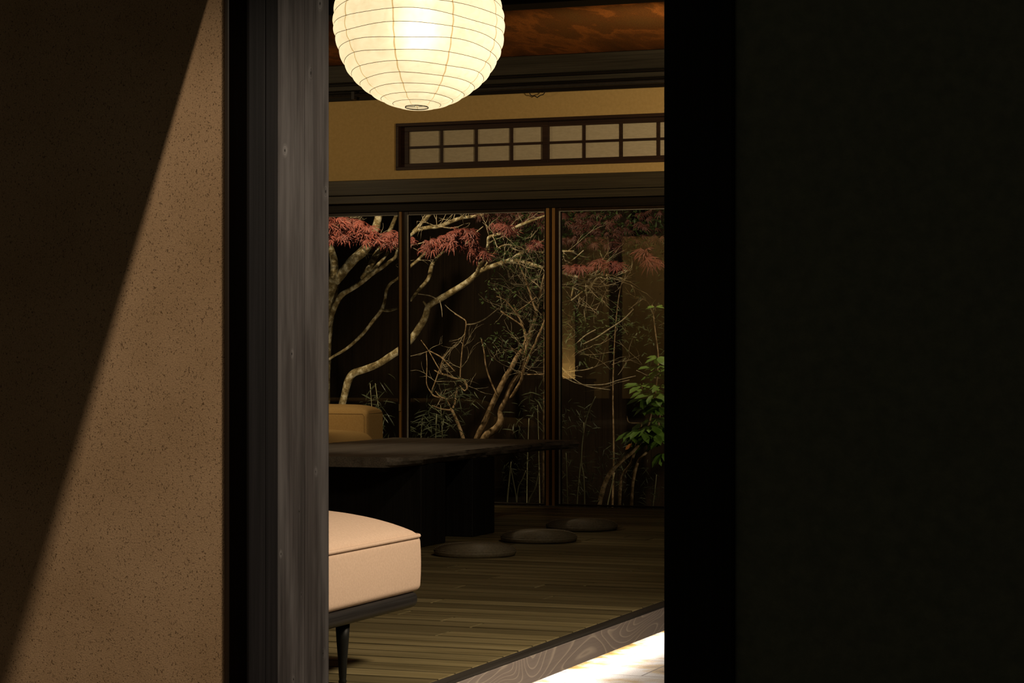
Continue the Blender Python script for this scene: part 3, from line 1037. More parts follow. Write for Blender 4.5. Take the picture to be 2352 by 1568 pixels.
# ------------------------------------------------------------------ far sofa
sf = thing('sofa', (-6.75, 12.55, 0), 'mustard upholstered sofa behind the low black table', 'sofa')
bk = MB().rbox((-7.7, 12.80, 0.10), (-5.845, 13.06, 0.645), 0.03, 0.042, 32, 16.0, 2.0).build('backrest', M['mustard'], sf, True)
sm = MB()
sm.tube([(-7.65, 12.802, 0.628), (-5.88, 12.802, 0.628), (-5.868, 12.803, 0.612), (-5.866, 12.803, 0.14)], 0.0025, 6)
sm.tube([(-5.846, 12.83, 0.632), (-5.846, 13.04, 0.632)], 0.002, 6)
sm.build('seam', M['thread'], bk, True)
MB().rbox((-7.62, 12.02, 0.22), (-5.755, 12.795, 0.505), 0.09, 0.035, 28, 5.0, 5.0).build('seat_cushion', M['mustard'], sf, True)
MB().rbox((-7.66, 12.05, 0.15), (-5.86, 12.795, 0.219), 0.02, 0, 14).build('base_board', M['ebony'], sf, True)
for lx in (-7.5, -6.0):
    for ly in (12.15, 12.92):
        top = 0.151 if ly < 12.5 else 0.101
        MB().lathe([(0.001, 0), (0.012, 0), (0.02, top), (0.001, top)], (lx, ly, 0), 16).build('leg', M['ebony_leg'], sf, True)

# low cabinet mirrored in the last pane
cb = thing('cabinet', (-8.2, 5.45, 0), 'black low cabinet by the entrance wall, mirrored in the glass', 'cabinet')
MB().box((-8.75, 5.45, 0.0), (-7.58, 5.85, 0.72)).build('carcass', M['black'], cb, bevel=0.01)
MB().box((-8.76, 5.43, 0.72), (-7.56, 5.86, 0.75)).build('cabinet_top', M['black'], cb, bevel=0.008)

# ------------------------------------------------------------------ garden
GZ = -0.35
struct(box('garden_ground', M['soil'], (-14, YN + 0.14, GZ - 0.1), (1.0, 20.0, GZ)), 'dark soil of the night garden', 'ground')
fe = MB()
x = -14.0
while x < 1.0:
    fe.box((x, 18.5, GZ), (x + 0.148, 18.53, 4.2))
    x += 0.15
struct(fe.build('garden_fence', M['fence']), 'tall dark board fence closing the night garden', 'fence')


def limb(mb, pts, Y, dy=0.0, n=9, jit=0.0, seed=0, sub=4):
    """pts: (px, py, radius px); depth drifts from Y to Y+dy along the limb; Catmull-Rom smoothed"""
    r = random.Random(seed)
    P = []
    m = len(pts)
    for i, (a, b, c) in enumerate(pts):
        yy = Y + dy * i / max(1, m - 1)
        P.append((at_y(a, b, yy), c * px_size(a, yy)))
    out, rad = [], []
    for i in range(m - 1):
        p0 = P[max(i - 1, 0)][0]
        p1, p2 = P[i][0], P[i + 1][0]
        p3 = P[min(i + 2, m - 1)][0]
        for k in range(sub):
            t = k / sub
            q_ = 0.5 * ((2 * p1) + (p2 - p0) * t + (2 * p0 - 5 * p1 + 4 * p2 - p3) * t * t + (3 * p1 - p0 - 3 * p2 + p3) * t ** 3)
            rr = P[i][1] * (1 - t) + P[i + 1][1] * t
            rr *= 1 + 0.10 * mnoise.noise(q_ * 14)
            out.append(q_)
            rad.append(rr)
    out.append(P[-1][0])
    rad.append(P[-1][1])
    mb.tube(out, rad, n)
    return out


def twigs(mb, p, d, length, r, depth, rg, ends=None):
    """recursive crooked twig"""
    pts = [p]
    rad = [r]
    q_ = p.copy()
    d = d.normalized()
    nseg = 5
    for i in range(nseg):
        d = (d + Vector((rg.uniform(-.3, .3), rg.uniform(-.3, .3), rg.uniform(-.22, .3)))).normalized()
        q_ = q_ + d * (length / nseg)
        pts.append(q_.copy())
        rad.append(r * (1 - 0.75 * (i + 1) / nseg))
        if depth > 0 and rg.random() < 0.75:
            sd_ = (d + Vector((rg.uniform(-1, 1), rg.uniform(-.6, .6), rg.uniform(-.8, .9)))).normalized()
            twigs(mb, q_.copy(), sd_, length * rg.uniform(.35, .6), r * 0.6, depth - 1, rg, ends)
    if ends is not None:
        ends.append((q_.copy(), d.copy()))
    mb.tube(pts, rad, 5)


def tlimb(parent, *a):
    b = MB()
    limb(b, *a)
    return b.build('twig', M['twig'], parent, True)


def ttwig(parent, *a):
    b = MB()
    twigs(b, *a)
    return b.build('twig', M['twig'], parent, True)


def blade(mb, p, d, nrm, L, W, droop=0.2):
    """lanceolate folded leaf"""
    d = d.normalized()
    s = d.cross(nrm)
    if s.length < 1e-4:
        s = d.orthogonal()
    s.normalize()
    n_ = s.cross(d)
    P = lambda a, b, c: tuple(p + d * (L * a) + s * (W * b) + n_ * (L * c))
    mb.add([P(0, 0, 0), P(.28, .42, .02 - droop * .1), P(.34, 0, -droop * .08 - .02), P(.28, -.42, .02 - droop * .1),
            P(.74, .40, -droop * .45 + .01), P(.72, 0, -droop * .4 - .02), P(.74, -.40, -droop * .45 + .01), P(1, 0, -droop)],
           [(0, 1, 2), (0, 2, 3), (1, 4, 5, 2), (2, 5, 6, 3), (4, 7, 5), (5, 7, 6)])


def maple_leaf(mb, p, axis, size, rg):
    """seven narrow drooping lobes from one stalk"""
    axis = axis.normalized()
    u = axis.orthogonal().normalized()
    v = axis.cross(u)
    down = Vector((0, 0, -1))
    a0 = rg.uniform(0, 6.28)
    fwd = (u * math.cos(a0) + v * math.sin(a0))
    sid = axis.cross(fwd)
    for k, l in ((-3, .5), (-2, .78), (-1, .95), (0, 1.0), (1, .95), (2, .78), (3, .5)):
        a = k * math.radians(36)
        d = (fwd * math.cos(a) + sid * math.sin(a) + down * 0.4).normalized()
        blade(mb, p, d, axis, size * l * rg.uniform(.85, 1.1), size * 0.115, 0.3)


def maple_cluster(mb, poly, Y, n, size, rg, dy=0.35):
    """poly: list of (px, py, half-height px) centres; leaves spread along it"""
    for i in range(n):
        k = rg.random() * (len(poly) - 1)
        j = int(k)
        t = k - j
        a, b = poly[j], poly[j + 1]
        px = a[0] + (b[0] - a[0]) * t + rg.gauss(0, 4)
        h = a[2] + (b[2] - a[2]) * t
        py = a[1] + (b[1] - a[1]) * t + rg.uniform(-h, h)
        p = at_y(px, py, Y + rg.uniform(-dy, dy))
        axis = Vector((rg.uniform(-.6, .6), -0.8 + rg.uniform(-.5, .5), 1.0))
        maple_leaf(mb, p, axis, size * rg.uniform(.75, 1.2), rg)


# --- thick maple on the left
Ya = 16.2
ma = thing('maple_tree', at_y(735, 900, Ya) * Vector((1, 1, 0)) if False else (at_y(735, 900, Ya).x, Ya, GZ),
           'thick-trunked forked red-leaved maple behind the leftmost glass door', 'tree')
t_ = MB()
base = at_y(735, 900, Ya)
limb(t_, [(728, 1180, 26), (732, 1000, 24), (737, 860, 22), (745, 760, 19), (754, 700, 17), (763, 660, 15), (770, 632, 14), (777, 620, 9)], Ya, 0, 14, seed=1)
t_.build('trunk', M['bark'], ma, True)
for k, (pts, dy) in enumerate((
        ([(768, 640, 12), (768, 610, 9.5), (765, 588, 8.5), (758, 565, 7.5), (748, 540, 7)], 0.1),
        ([(770, 645, 12), (790, 622, 11.5), (812, 596, 11), (834, 577, 11.5), (850, 556, 10), (861, 530, 9.5), (868, 505, 9), (874, 470, 8.5), (882, 420, 7)], -0.15),
        ([(745, 770, 8), (758, 733, 6), (770, 702, 6.5), (784, 678, 6.5), (803, 666, 5.5), (828, 650, 5.5), (850, 632, 5), (877, 614, 4.5), (894, 601, 4), (908, 590, 3.6), (912, 572, 3.2), (916, 555, 2.6), (940, 530, 2.2)], -0.3),
        ([(835, 640, 8), (848, 616, 7.5), (860, 592, 7), (874, 570, 6.5), (885, 552, 6), (900, 520, 5), (912, 490, 4)], 0.5),
        ([(848, 630, 4), (864, 612, 4), (880, 595, 3.6), (892, 578, 3)], 0.3),
        ([(700, 870, 3), (757, 824, 3), (795, 801, 3.4), (830, 770, 3.8), (856, 738, 4), (876, 712, 4.3), (884, 690, 3.6), (888, 666, 3.4), (898, 650, 3.2), (913, 640, 2.8), (943, 611, 3.6), (960, 597, 3.6), (976, 580, 3.2), (985, 560, 2)], 0.2),
        ([(876, 712, 3), (893, 713, 3), (912, 708, 2.5), (935, 695, 2)], 0.4),
        ([(943, 690, 3), (960, 668, 3.5), (984, 640, 5), (991, 612, 5), (1000, 596, 4), (1020, 575, 3)], 0.5),
        ([(900, 570, 3), (925, 552, 3.5), (943, 540, 4), (960, 528, 4.2), (985, 522, 4.6), (1012, 519, 4.6), (1040, 507, 4.4), (1062, 500, 4), (1086, 497, 3.6), (1115, 490, 3), (1150, 480, 2)], -0.2),
        ([(948, 532, 3), (966, 515, 4), (980, 500, 4), (992, 488, 4), (1005, 470, 3)], 0.1))):
    b = MB()
    limb(b, pts, Ya - 0.05, dy, 10, seed=k)
    b.build('branch', M['bark'], ma, True)
TP = ma
rg = random.Random(21)
ends = []
tlimb(TP, [(740, 515, 2), (757, 513, 1.8), (785, 527, 2), (805, 531, 1.8), (845, 549, 1.6), (870, 553, 1.5), (895, 561, 1.6), (915, 563, 1.5), (945, 563, 1.3), (975, 556, 1.0)], Ya - 0.5, 0, 6)
tlimb(TP, [(785, 527, 1.5), (815, 537, 1.4), (838, 538, 1.0)], Ya - 0.5, 0, 6)
for (a, b) in ((800, 531), (845, 549), (880, 557), (770, 520), (960, 525), (1000, 520), (1040, 507), (1070, 499), (960, 597), (1010, 520)):
    for _ in range(3):
        ttwig(TP, at_y(a + rg.uniform(-8, 8), b, Ya - 0.4), Vector((rg.uniform(-.3, 1), rg.uniform(-.3, .3), rg.uniform(-.3, .6))), rg.uniform(.12, .28), 0.0035, 1, rg, ends)
lf = MB()
rg = random.Random(31)
maple_cluster(lf, [(735, 508, 12), (790, 510, 14), (830, 522, 16), (865, 538, 17), (918, 548, 14)], Ya - 0.7, 130, 0.09, rg, 0.2)
maple_cluster(lf, [(745, 545, 14), (775, 538, 13), (798, 545, 8)], Ya - 0.7, 50, 0.08, rg, 0.2)
maple_cluster(lf, [(820, 540, 8), (870, 552, 8), (915, 553, 8)], Ya - 0.75, 40, 0.075, rg, 0.2)
maple_cluster(lf, [(918, 548, 8), (945, 548, 7), (952, 553, 4)], Ya - 0.7, 14, 0.06, rg, 0.15)
lf.build('foliage', M['red'], ma)

# --- slender maple whose bough sweeps to the right
Yb = 15.9
mb_ = thing('maple_tree', (at_y(780, 980, Yb).x, Yb, GZ), 'slender crooked maple bough sweeping up behind the mustard sofa', 'tree')
t_ = MB()
limb(t_, [(755, 1180, 9), (768, 1040, 8.5), (782, 950, 8.2), (792, 905, 8), (800, 874, 8.5), (812, 857, 8.5), (838, 848, 8), (868, 836, 8), (893, 820, 7.8), (918, 803, 8), (943, 780, 8.2), (963, 752, 8), (977, 728, 7.5), (983, 706, 7.2), (993, 696, 7.4), (1011, 686, 7.2), (1036, 671, 7.4), (1059, 657, 6.8), (1078, 644, 6.4), (1094, 629, 6), (1112, 618, 5.5), (1140, 608, 5.4), (1172, 597, 5), (1195, 583, 4.6), (1215, 571, 4), (1245, 555, 3)], Yb, 0.2, 12, seed=4)
limb(t_, [(984, 712, 5), (979, 700, 3.5), (972, 692, 2)], Yb + 0.1, 0, 8)
t_.build('trunk', M['bark'], mb_, True)
for k, (pts, dy) in enumerate((
        ([(1094, 632, 5), (1101, 612, 4.5), (1109, 598, 4), (1115, 585, 3.5), (1121, 560, 3)], -0.2),
        ([(1117, 590, 3.2), (1123, 572, 3.4), (1121, 552, 3.4), (1126, 543, 3.6), (1152, 536, 3.6), (1178, 524, 3.8), (1205, 513, 3.8), (1235, 502, 2.6), (1260, 492, 2)], -0.2),
        ([(1165, 600, 3.5), (1190, 599, 4), (1216, 605, 4.2), (1246, 615, 4.2), (1285, 623, 4), (1306, 631, 4), (1338, 637, 3.8), (1363, 634, 3.4), (1395, 632, 2.8), (1430, 640, 1.8)], -0.3),
        ([(1215, 574, 3), (1235, 580, 2.8), (1250, 580, 2.8), (1285, 577, 2.6), (1318, 577, 1.8)], -0.3),
        ([(1110, 617, 2.2), (1150, 566, 2.0), (1190, 566, 1.8), (1215, 578, 1.8), (1250, 577, 1.5)], 0.3),
        ([(1300, 626, 2.2), (1330, 626, 2.2), (1355, 632, 1.8)], -0.3),
        ([(1285, 613, 2.4), (1305, 605, 2.2), (1322, 592, 1.8), (1340, 575, 1.2)], -0.2),
        ([(1372, 637, 2.6), (1358, 655, 2.8), (1340, 669, 2.4), (1312, 690, 1.6)], -0.2),
        ([(1324, 635, 2.0), (1318, 658, 2.2), (1312, 682, 1.6)], -0.2))):
    b = MB()
    limb(b, pts, Yb - 0.02, dy, 9, seed=k + 40)
    b.build('branch', M['bark'], mb_, True)
TP = mb_
rg = random.Random(22)
tlimb(TP, [(1070, 560, 1.2), (1085, 546, 1.6), (1092, 535, 1.5), (1110, 520, 1.2)], Yb - 0.1, 0, 6)
tlimb(TP, [(1086, 580, 1.2), (1096, 597, 1.2), (1101, 607, 1.4)], Yb - 0.1, 0, 6)
tlimb(TP, [(1100, 590, 1.4), (1122, 601, 1.6), (1140, 594, 1.2), (1162, 582, 1.0)], Yb - 0.1, 0, 6)
tlimb(TP, [(960, 675, 0.9), (985, 678, 1.1), (1003, 686, 1.4)], Yb + 0.05, 0, 6)
tlimb(TP, [(1010, 690, 1.4), (1014, 706, 1.2), (1016, 728, 0.9)], Yb + 0.05, 0, 6)
tlimb(TP, [(1022, 700, 0.9), (1036, 713, 1.0), (1060, 729, 1.1), (1071, 738, 1.2)], Yb + 0.1, 0, 6)
tlimb(TP, [(1071, 745, 1.4), (1090, 743, 1.5), (1112, 733, 1.3), (1130, 720, 1.2), (1147, 706, 1.0)], Yb + 0.1, 0, 6)
for (a, b) in ((1130, 540), (1155, 535), (1180, 523), (1150, 606), (1200, 600), (1240, 612), (1310, 631), (1340, 636), (1370, 634), (1390, 632), (1300, 577), (1350, 655), (1318, 660), (1410, 636), (1220, 575)):
    for _ in range(3):
        ttwig(TP, at_y(a + rg.uniform(-8, 8), b, Yb - 0.15), Vector((rg.uniform(-.4, 1), rg.uniform(-.3, .3), rg.uniform(-.7, .5))), rg.uniform(.12, .30), 0.0038, 1, rg)
lf = MB()
rg = random.Random(32)
maple_cluster(lf, [(975, 560, 7), (1000, 553, 9), (1022, 548, 12), (1050, 545, 18), (1078, 552, 17), (1095, 568, 12), (1115, 585, 8)], Yb - 0.5, 74, 0.095, rg, 0.12)
maple_cluster(lf, [(1040, 528, 6), (1070, 530, 7), (1090, 535, 7)], Yb - 0.5, 18, 0.08, rg, 0.12)
maple_cluster(lf, [(978, 572, 4), (1000, 570, 4)], Yb - 0.5, 8, 0.085, rg, 0.1)
maple_cluster(lf, [(1125, 516, 6), (1150, 520, 8), (1180, 525, 6)], Yb - 0.4, 22, 0.08, rg, 0.15)
maple_cluster(lf, [(1218, 560, 6), (1235, 556, 7), (1250, 560, 5)], Yb - 0.4, 14, 0.075, rg, 0.15)
maple_cluster(lf, [(1300, 616, 5), (1330, 612, 5), (1365, 602, 10), (1395, 607, 10), (1425, 610, 8)], Yb - 0.4, 46, 0.085, rg, 0.15)
maple_cluster(lf, [(1470, 575, 8), (1480, 580, 12), (1490, 600, 8), (1520, 598, 9)], Yb - 0.5, 26, 0.095, rg, 0.15)
lf.build('foliage', M['red'], mb_)
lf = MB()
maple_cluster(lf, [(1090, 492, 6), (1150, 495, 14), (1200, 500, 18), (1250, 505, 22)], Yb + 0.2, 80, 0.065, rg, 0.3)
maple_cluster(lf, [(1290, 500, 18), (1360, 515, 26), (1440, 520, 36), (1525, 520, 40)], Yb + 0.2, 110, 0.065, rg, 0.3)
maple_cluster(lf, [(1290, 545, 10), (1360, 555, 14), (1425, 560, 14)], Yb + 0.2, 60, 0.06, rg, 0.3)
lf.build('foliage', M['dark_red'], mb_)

# --- multi-stemmed shrub in the middle pane
Yc = 15.6
sh = thing('garden_shrub', (at_y(1105, 1100, Yc).x, Yc, GZ), 'twiggy many-stemmed shrub leaning right behind the middle glass door', 'shrub')
for k, (pts, dy) in enumerate((
        ([(1070, 1150, 8), (1082, 1050, 7), (1096, 1003, 6.5), (1115, 965, 6.5), (1130, 930, 6.6), (1148, 893, 6.8), (1160, 868, 6.4), (1174, 846, 6), (1188, 818, 5), (1199, 802, 4.2), (1212, 770, 3), (1228, 735, 2.2)], 0.1),
        ([(1085, 1150, 10), (1100, 1040, 9), (1115, 1003, 9), (1138, 985, 8.5), (1150, 965, 7), (1149, 942, 6.2), (1160, 920, 6.6), (1175, 885, 6.4), (1190, 860, 5.6), (1200, 840, 5), (1206, 812, 4), (1215, 782, 4), (1224, 752, 3.8), (1234, 705, 3.6), (1244, 660, 3.2), (1256, 610, 2.2)], 0.2),
        ([(1172, 915, 3.4), (1186, 893, 3.6), (1197, 873, 3.4), (1201, 855, 3.0), (1212, 826, 3), (1226, 795, 3), (1238, 768, 2.8), (1252, 735, 2.4), (1268, 690, 1.8)], -0.1),
        ([(1206, 812, 2.6), (1208, 790, 2.4), (1204, 760, 2.2), (1195, 735, 1.8), (1180, 700, 1.2)], 0.1),
        ([(1143, 910, 2.2), (1126, 872, 1.9), (1116, 840, 1.7), (1112, 808, 1.5), (1105, 776, 1.0)], 0.0),
        ([(1232, 715, 2.4), (1222, 690, 2.2), (1210, 650, 2.0), (1200, 625, 1.6), (1190, 600, 1)], 0.0),
        ([(1215, 782, 2), (1200, 750, 1.8), (1176, 732, 1.6), (1150, 715, 1.2)], -0.1),
        ([(1203, 746, 1.5), (1180, 712, 1.6), (1160, 690, 1.4), (1140, 680, 1)], -0.1),
        ([(1200, 860, 1.8), (1225, 860, 1.6), (1250, 859, 1.4)], -0.1),
        ([(1207, 815, 1.8), (1190, 808, 1.7), (1176, 800, 1.3)], -0.2),
        ([(1186, 716, 1.4), (1210, 700, 1.5), (1232, 682, 1.3)], -0.2))):
    b = MB()
    limb(b, pts, Yc, dy, 9, seed=k + 70)
    b.build('stem', M['bark_warm'], sh, True)
TP = sh
rg = random.Random(23)
ends = []
for (a, b, n_) in ((1200, 800, 4), (1215, 780, 5), (1225, 750, 6), (1235, 705, 7), (1244, 660, 7), (1250, 735, 5), (1185, 860, 3), (1210, 850, 5), (1200, 830, 4), (1195, 735, 5), (1210, 650, 6), (1222, 690, 5), (1190, 600, 3), (1170, 715, 4), (1230, 620, 5), (1175, 640, 4), (1150, 700, 3)):
    for _ in range(n_):
        ttwig(TP, at_y(a + rg.uniform(-6, 6), b + rg.uniform(-10, 10), Yc + rg.uniform(-.1, .2)), Vector((rg.uniform(-1, .8), rg.uniform(-.4, .4), rg.uniform(-.3, .9))), rg.uniform(.12, .30), 0.0024, 1, rg, ends)
lf = MB()
for (p, d) in ends:
    if p.z > 0.95 and rg.random() < 0.55:
        for _ in range(rg.randint(3, 7)):
            dd = Vector((rg.uniform(-1, 1), rg.uniform(-1, 1), rg.uniform(-.6, .8)))
            blade(lf, p + dd * 0.03, dd, Vector((rg.uniform(-.5, .5), -.6, 1)), rg.uniform(.022, .045), rg.uniform(.008, .014))
lf.build('foliage', M['small_leaf'], sh)

# --- bare crooked sapling
Yd = 15.4
sp_ = thing('sapling', (at_y(1075, 1100, Yd).x, Yd, GZ), 'bare crooked sapling standing left of the many-stemmed shrub', 'sapling')
for k, (pts, dy) in enumerate((
        ([(1085, 1150, 5), (1074, 1045, 4.8), (1063, 1003, 4.4), (1053, 975, 4), (1042, 950, 3.6), (1036, 937, 3.4)], 0),
        ([(1038, 945, 3), (1045, 925, 2.2), (1047, 908, 1.8), (1050, 890, 1.2)], 0.1),
        ([(1036, 942, 2.4), (1018, 940, 1.8), (1004, 936, 1.6), (992, 931, 1.2)], -0.1),
        ([(1012, 914, 1.4), (992, 904, 1.6), (1000, 876, 1.4), (1009, 850, 1.4), (1015, 832, 1.2), (1021, 812, .8)], 0.0),
        ([(992, 904, 1.3), (980, 881, 1.3), (981, 840, 1.2), (979, 806, .9)], 0.0),
        ([(1036, 937, 1.6), (1024, 916, 1.4), (1012, 912, 1.4), (1000, 898, 1.0)], 0),
        ([(1073, 895, 2.4), (1072, 884, 2.6), (1064, 872, 2.6), (1045, 868, 2.4), (1026, 861, 2.2), (1010, 857, 1.6), (998, 850, 1.0)], 0.05),
        ([(1057, 872, 1.8), (1058, 845, 1.5), (1062, 800, 1.4), (1068, 765, 1.4), (1070, 738, 1.3), (1058, 729, 1.0), (1044, 720, .8)], 0.05),
        ([(983, 804, 1.2), (1010, 818, 1.4), (1025, 832, 1.3), (1045, 853, 1.0)], 0.0),
        ([(1015, 857, 1.0), (1002, 836, 1.2), (985, 806, 1.0), (967, 781, .7)], 0.0),
        ([(1073, 893, 2), (1066, 897, 1.6), (1056, 885, 1.2)], 0))):
    b = MB()
    limb(b, pts, Yd, dy, 8, seed=k + 110)
    b.build('branch', M['bark_warm'], sp_, True)
TP = sp_
rg = random.Random(27)
for (a, b) in ((1010, 857), (1045, 868), (1015, 832), (985, 806), (1062, 800), (1068, 765), (1024, 916), (1000, 935), (1058, 845), (1000, 876)):
    for _ in range(2):
        ttwig(TP, at_y(a, b, Yd + 0.03), Vector((rg.uniform(-1, 1), rg.uniform(-.3, .3), rg.uniform(-.4, .9))), rg.uniform(.10, .24), 0.0026, 1, rg)

# --- rhododendron at the right
Ye = 14.75
rh = thing('rhododendron', (at_y(1400, 1200, Ye).x, Ye, GZ), 'green broad-leaved rhododendron behind the last glass door', 'shrub')
for k, (pts, dy) in enumerate((
        ([(1368, 1230, 5.6), (1377, 1160, 5.2), (1384, 1128, 5.2), (1394, 1100, 5.2), (1408, 1078, 4.8), (1432, 1054, 4.4), (1455, 1035, 4.2), (1475, 1008, 3.6), (1490, 975, 3)], 0),
        ([(1421, 1230, 4.4), (1423, 1150, 4), (1426, 1112, 4), (1434, 1085, 3.6), (1450, 1062, 3.2), (1462, 1020, 2.6), (1470, 985, 2)], 0.2),
        ([(1448, 1230, 4.2), (1451, 1150, 4), (1454, 1105, 4), (1466, 1060, 3.8), (1488, 1034, 3.2), (1508, 1000, 2.4), (1516, 950, 2)], 0.1),
        ([(1490, 975, 2.4), (1500, 930, 2.2), (1508, 880, 2.0), (1512, 820, 1.8), (1505, 760, 1.4), (1498, 700, 1.0)], 0.1),
        ([(1470, 985, 1.8), (1472, 972, 1.6), (1445, 970, 1.4), (1440, 955, 1.2)], 0.0),
        ([(1492, 950, 1.6), (1482, 915, 1.6), (1474, 888, 1.4)], 0.0))):
    b = MB()
    limb(b, pts, Ye + 0.05, dy, 9, seed=k + 140)
    b.build('stem', M['bark_warm'], rh, True)
lf = MB()
br_ = MB()
rg = random.Random(41)


def rosette(px, py, n, L, tilt, Y):
    p = at_y(px, py, Y)
    a0 = rg.uniform(0, 6.28)
    for i in range(n):
        a = a0 + 2 * PI * i / n + rg.uniform(-.25, .25)
        d = Vector((math.cos(a), math.sin(a) * 0.7, tilt + rg.uniform(-.2, .25)))
        l_ = L * 1.3 * rg.uniform(.8, 1.15)
        d2 = d.normalized()
        blade(lf, p + d2 * 0.008, d, Vector((0, -0.55, 1)), l_, l_ * 0.46, 0.22)


for (a, b, n_, L, ti) in ((1474, 884, 7, .085, -.05), (1505, 862, 6, .08, -.1), (1500, 905, 6, .085, -.25), (1488, 930, 5, .085, -.4), (1472, 985, 8, .085, -.45), (1462, 998, 6, .08, -.55), (1492, 978, 6, .08, -.3), (1516, 975, 8, .09, -.4),
                          (1512, 990, 6, .085, -.5), (1512, 935, 6, .085, -.3), (1510, 820, 6, .07, -.1), (1500, 842, 5, .065, -.2), (1505, 705, 5, .045, 0), (1520, 1040, 4, .07, -.6), (1480, 1002, 5, .08, -.6), (1515, 885, 6, .08, -.2), (1455, 990, 6, .085, -.4), (1500, 990, 7, .09, -.35), (1484, 968, 6, .085, -.3), (1520, 1005, 6, .09, -.4), (1490, 895, 6, .085, -.2), (1512, 915, 6, .085, -.3), (1480, 912, 5, .085, -.3), (1518, 850, 6, .08, -.1), (1508, 960, 6, .085, -.3)):
    rosette(a, b, n_ + 1, L * 1.1, ti, Ye + rg.uniform(-.1, .15))
lf.build('foliage', M['leaf'], rh)
p = at_y(1452, 1018, Ye - 0.1)
blade(br_, p, Vector((-.55, -.2, -.5)), Vector((0, -1, .4)), 0.065, 0.03, 0.1)
br_.build('dying_leaf', M['leaf_brown'], rh)
rh.children[-1]['label'] = 'orange dying leaf'
fb = thing('garden_shrub', (at_y(1400, 1100, 15.7).x, 15.7, GZ), 'fine twiggy bush with small leaves behind the broad-leaved rhododendron', 'shrub')
TP = fb
for _ in range(26):
    a, b = rg.uniform(1290, 1525), rg.uniform(640, 880)
    ttwig(TP, at_y(a, b, 15.6 + rg.uniform(-.3, .3)), Vector((rg.uniform(-1, 1), rg.uniform(-.3, .3), rg.uniform(-.5, .6))), rg.uniform(.10, .26), 0.0022, 1, rg)


# --- fine bush behind the rhododendron, its twigs and small leaves
tlimb(TP, [(1290, 862, .9), (1300, 868, 1.1), (1322, 879, 1.1), (1350, 884, 1.1), (1392, 882, 1.1), (1420, 873, 1.0), (1460, 863, .7)], 15.3, 0, 6)
tlimb(TP, [(1284, 838, 1.3), (1300, 855, 1.3), (1318, 870, 1.2), (1338, 883, 1.2), (1362, 890, 1.1), (1402, 895, .8)], 15.3, 0, 6)
tlimb(TP, [(1296, 855, 1.0), (1318, 852, 1.1), (1345, 849, 1.1), (1362, 843, .8)], 15.3, 0, 6)
tlimb(TP, [(1340, 790, 1.2), (1370, 775, 1.6), (1400, 755, 1.8), (1430, 735, 1.6), (1455, 710, 1.0)], 15.3, 0, 6)
tlimb(TP, [(1325, 788, 1.4), (1345, 770, 1.4), (1368, 757, 1.2)], 15.3, 0, 6)
st = MB()
limb(st, [(1405, 1230, 2.4), (1410, 1050, 2.0), (1408, 900, 1.7), (1412, 780, 1.4), (1420, 690, 1.1), (1430, 640, .8)], 15.7, 0, 8)
st.build('stem', M['bark_warm'], fb, True)
lf = MB()
for _ in range(420):
    a, b = rg.uniform(1290, 1525), rg.choice((rg.uniform(640, 860), rg.gauss(735, 25), rg.gauss(765, 30)))
    p = at_y(a, b, 15.6 + rg.uniform(-.35, .35))
    dd = Vector((rg.uniform(-1, 1), rg.uniform(-.6, .6), rg.uniform(-.7, .7)))
    blade(lf, p, dd, Vector((rg.uniform(-.5, .5), -.6, 1)), rg.uniform(.025, .055), rg.uniform(.008, .015))
lf.build('foliage', M['small_leaf'], fb)

# --- hedge tree crowns far up, small leaves between the maples
hd = thing('evergreen_tree', (-6.21, 17.2, GZ), 'dark small-leaved evergreen behind the last glass door, under its head', 'tree')
st = MB()
st.tube([(-6.21, 17.2, GZ), (-6.21, 17.2, 1.2), (-6.2, 17.15, 2.4), (-6.1, 17.1, 3.4)], [0.07, 0.06, 0.05, 0.03], 10)
st.build('trunk', M['bark_warm'], hd, True)
lf = MB()
for _ in range(1500):
    a, b = rg.uniform(1130, 1540), rg.triangular(470, 640, 500)
    p = at_y(a, b, 16.9 + rg.uniform(-.5, .5))
    dd = Vector((rg.uniform(-1, 1), rg.uniform(-.6, .6), rg.uniform(-.7, .7)))
    blade(lf, p, dd, Vector((rg.uniform(-.5, .5), -.6, 1)), rg.uniform(.025, .055), rg.uniform(.010, .02))
lf.build('foliage', M['small_leaf'], hd)


# --- bamboo grass
def bamboo(name_label, canes, tops, Y, seed, nblades=40, spread=18, L=(.06, .13)):
    rg_ = random.Random(seed)
    cx_ = sum(c[0][0] for c in canes) / len(canes)
    th = thing('bamboo_clump', (at_y(cx_, 1160, Y).x, Y, GZ), name_label, 'bamboo grass', 'bamboo grass clumps along the glass doors', 'thing')
    for c in canes:
        b = MB()
        x0, y0, r0 = c[0]
        r_ = ray(x0, y0)
        pts = [(p_[0], p_[1], p_[2]) for p_ in c]
        yb = HZ + (1.0 - GZ) / (Y / ray(x0, HZ).y) * F
        pts = [(p_[0], p_[1], p_[2] * 0.72) for p_ in pts]
        limb(b, [(x0 - 1, yb + 2, r0 * 0.72)] + pts, Y + rg_.uniform(-.12, .12), 0, 7, sub=3)
        b.build('cane', M['cane'], th, True)
    lf_ = MB()
    for _ in range(nblades):
        a, b_ = rg_.choice(tops)
        p_ = at_y(a + rg_.gauss(0, spread), b_ + rg_.gauss(0, spread * 1.1), Y + rg_.uniform(-.2, .2))
        dd = Vector((rg_.uniform(-1, 1), rg_.uniform(-.5, .5), rg_.uniform(-1.1, .5)))
        l_ = rg_.uniform(*L)
        blade(lf_, p_, dd, Vector((rg_.uniform(-.6, .6), -.8, .6)), l_, l_ * rg_.uniform(.055, .10), 0.3)
    lf_.build('foliage', M['sasa'], th)
    return th


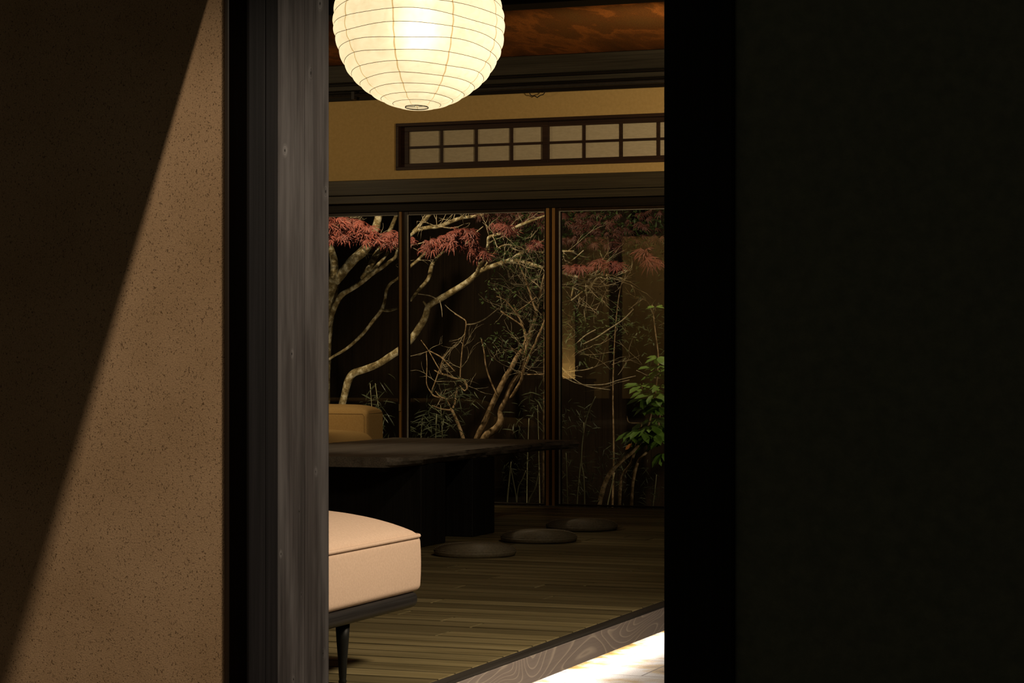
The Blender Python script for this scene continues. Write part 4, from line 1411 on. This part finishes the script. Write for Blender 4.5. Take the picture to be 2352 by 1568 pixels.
bamboo('bamboo grass with pale canes just right of the brown stile', [[(1304, 1165, 2.4), (1302, 1100, 2.2), (1300, 1040, 1.8)], [(1325, 1165, 2.4), (1330, 1100, 2.2), (1336, 1030, 2), (1341, 970, 1.4)],
       [(1343, 1165, 2.6), (1340, 1090, 2.2), (1335, 1060, 2), (1339, 1000, 2), (1350, 950, 1.6), (1368, 910, 1.0)]],
       [(1300, 1055), (1340, 1090), (1375, 1050), (1350, 1110), (1310, 1130), (1345, 970), (1300, 975), (1335, 1130)], 14.55, 51, 240, 17, (.03, .08))
bamboo('bamboo grass with leaning canes under the far end of the table', [[(1165, 1160, 2.2), (1169, 1110, 2.2), (1174, 1060, 1.6)], [(1187, 1160, 2.2), (1180, 1110, 1.8), (1172, 1070, 1.4)], [(1188, 1135, 1.4), (1200, 1100, 1.4), (1208, 1080, 1)],
       [(1212, 1162, 2.2), (1228, 1125, 2.4), (1235, 1095, 1.6), (1240, 1075, 1)]],
       [(1180, 1050), (1210, 1065), (1235, 1070), (1200, 1095), (1230, 1120), (1160, 1080)], 14.55, 52, 150, 17, (.03, .07))
bamboo('arching bamboo grass between the mustard sofa and the stile', [[(862, 1165, 1.6), (858, 1000, 1.4), (850, 880, 1)], [(880, 1165, 1.6), (876, 1000, 1.4), (862, 880, 1)]],
       [(855, 900), (865, 930), (880, 950), (890, 985), (900, 1000), (872, 890)], 15.0, 53, 50, 12, (.06, .14))
bamboo('bamboo grass thicket behind the left half of the middle door', [[(962, 1165, 1.6), (965, 1050, 1.4), (970, 960, 1)], [(1000, 1165, 1.6), (1000, 1050, 1.4), (1003, 950, 1)], [(1020, 1165, 1.6), (1016, 1000, 1.2), (1012, 930, .8)]],
       [(950, 985), (970, 975), (990, 960), (1010, 950), (1035, 960), (1030, 910), (1045, 890), (1085, 930), (1010, 985)], 15.1, 54, 210, 17, (.05, .12))
bamboo('dark bamboo grass right of the leaning shrub stems', [[(1210, 1165, 1.6), (1212, 1050, 1.4), (1215, 960, 1)], [(1240, 1165, 1.6), (1238, 1050, 1.2), (1235, 930, .8)]],
       [(1210, 930), (1235, 910), (1225, 950), (1200, 960), (1240, 890), (1180, 985)], 15.5, 55, 70, 13, (.05, .11))
bamboo('low bamboo grass at the foot of the rhododendron', [[(1395, 1170, 1.8), (1402, 1130, 1.6), (1412, 1085, 1.2)], [(1500, 1170, 1.4), (1504, 1130, 1.2), (1508, 1090, 1)]],
       [(1415, 1070), (1430, 1050), (1400, 1090), (1505, 1120), (1515, 1150), (1450, 1120), (1480, 1090), (1420, 1030), (1300, 950), (1340, 960)], 15.0, 56, 200, 16, (.03, .08))
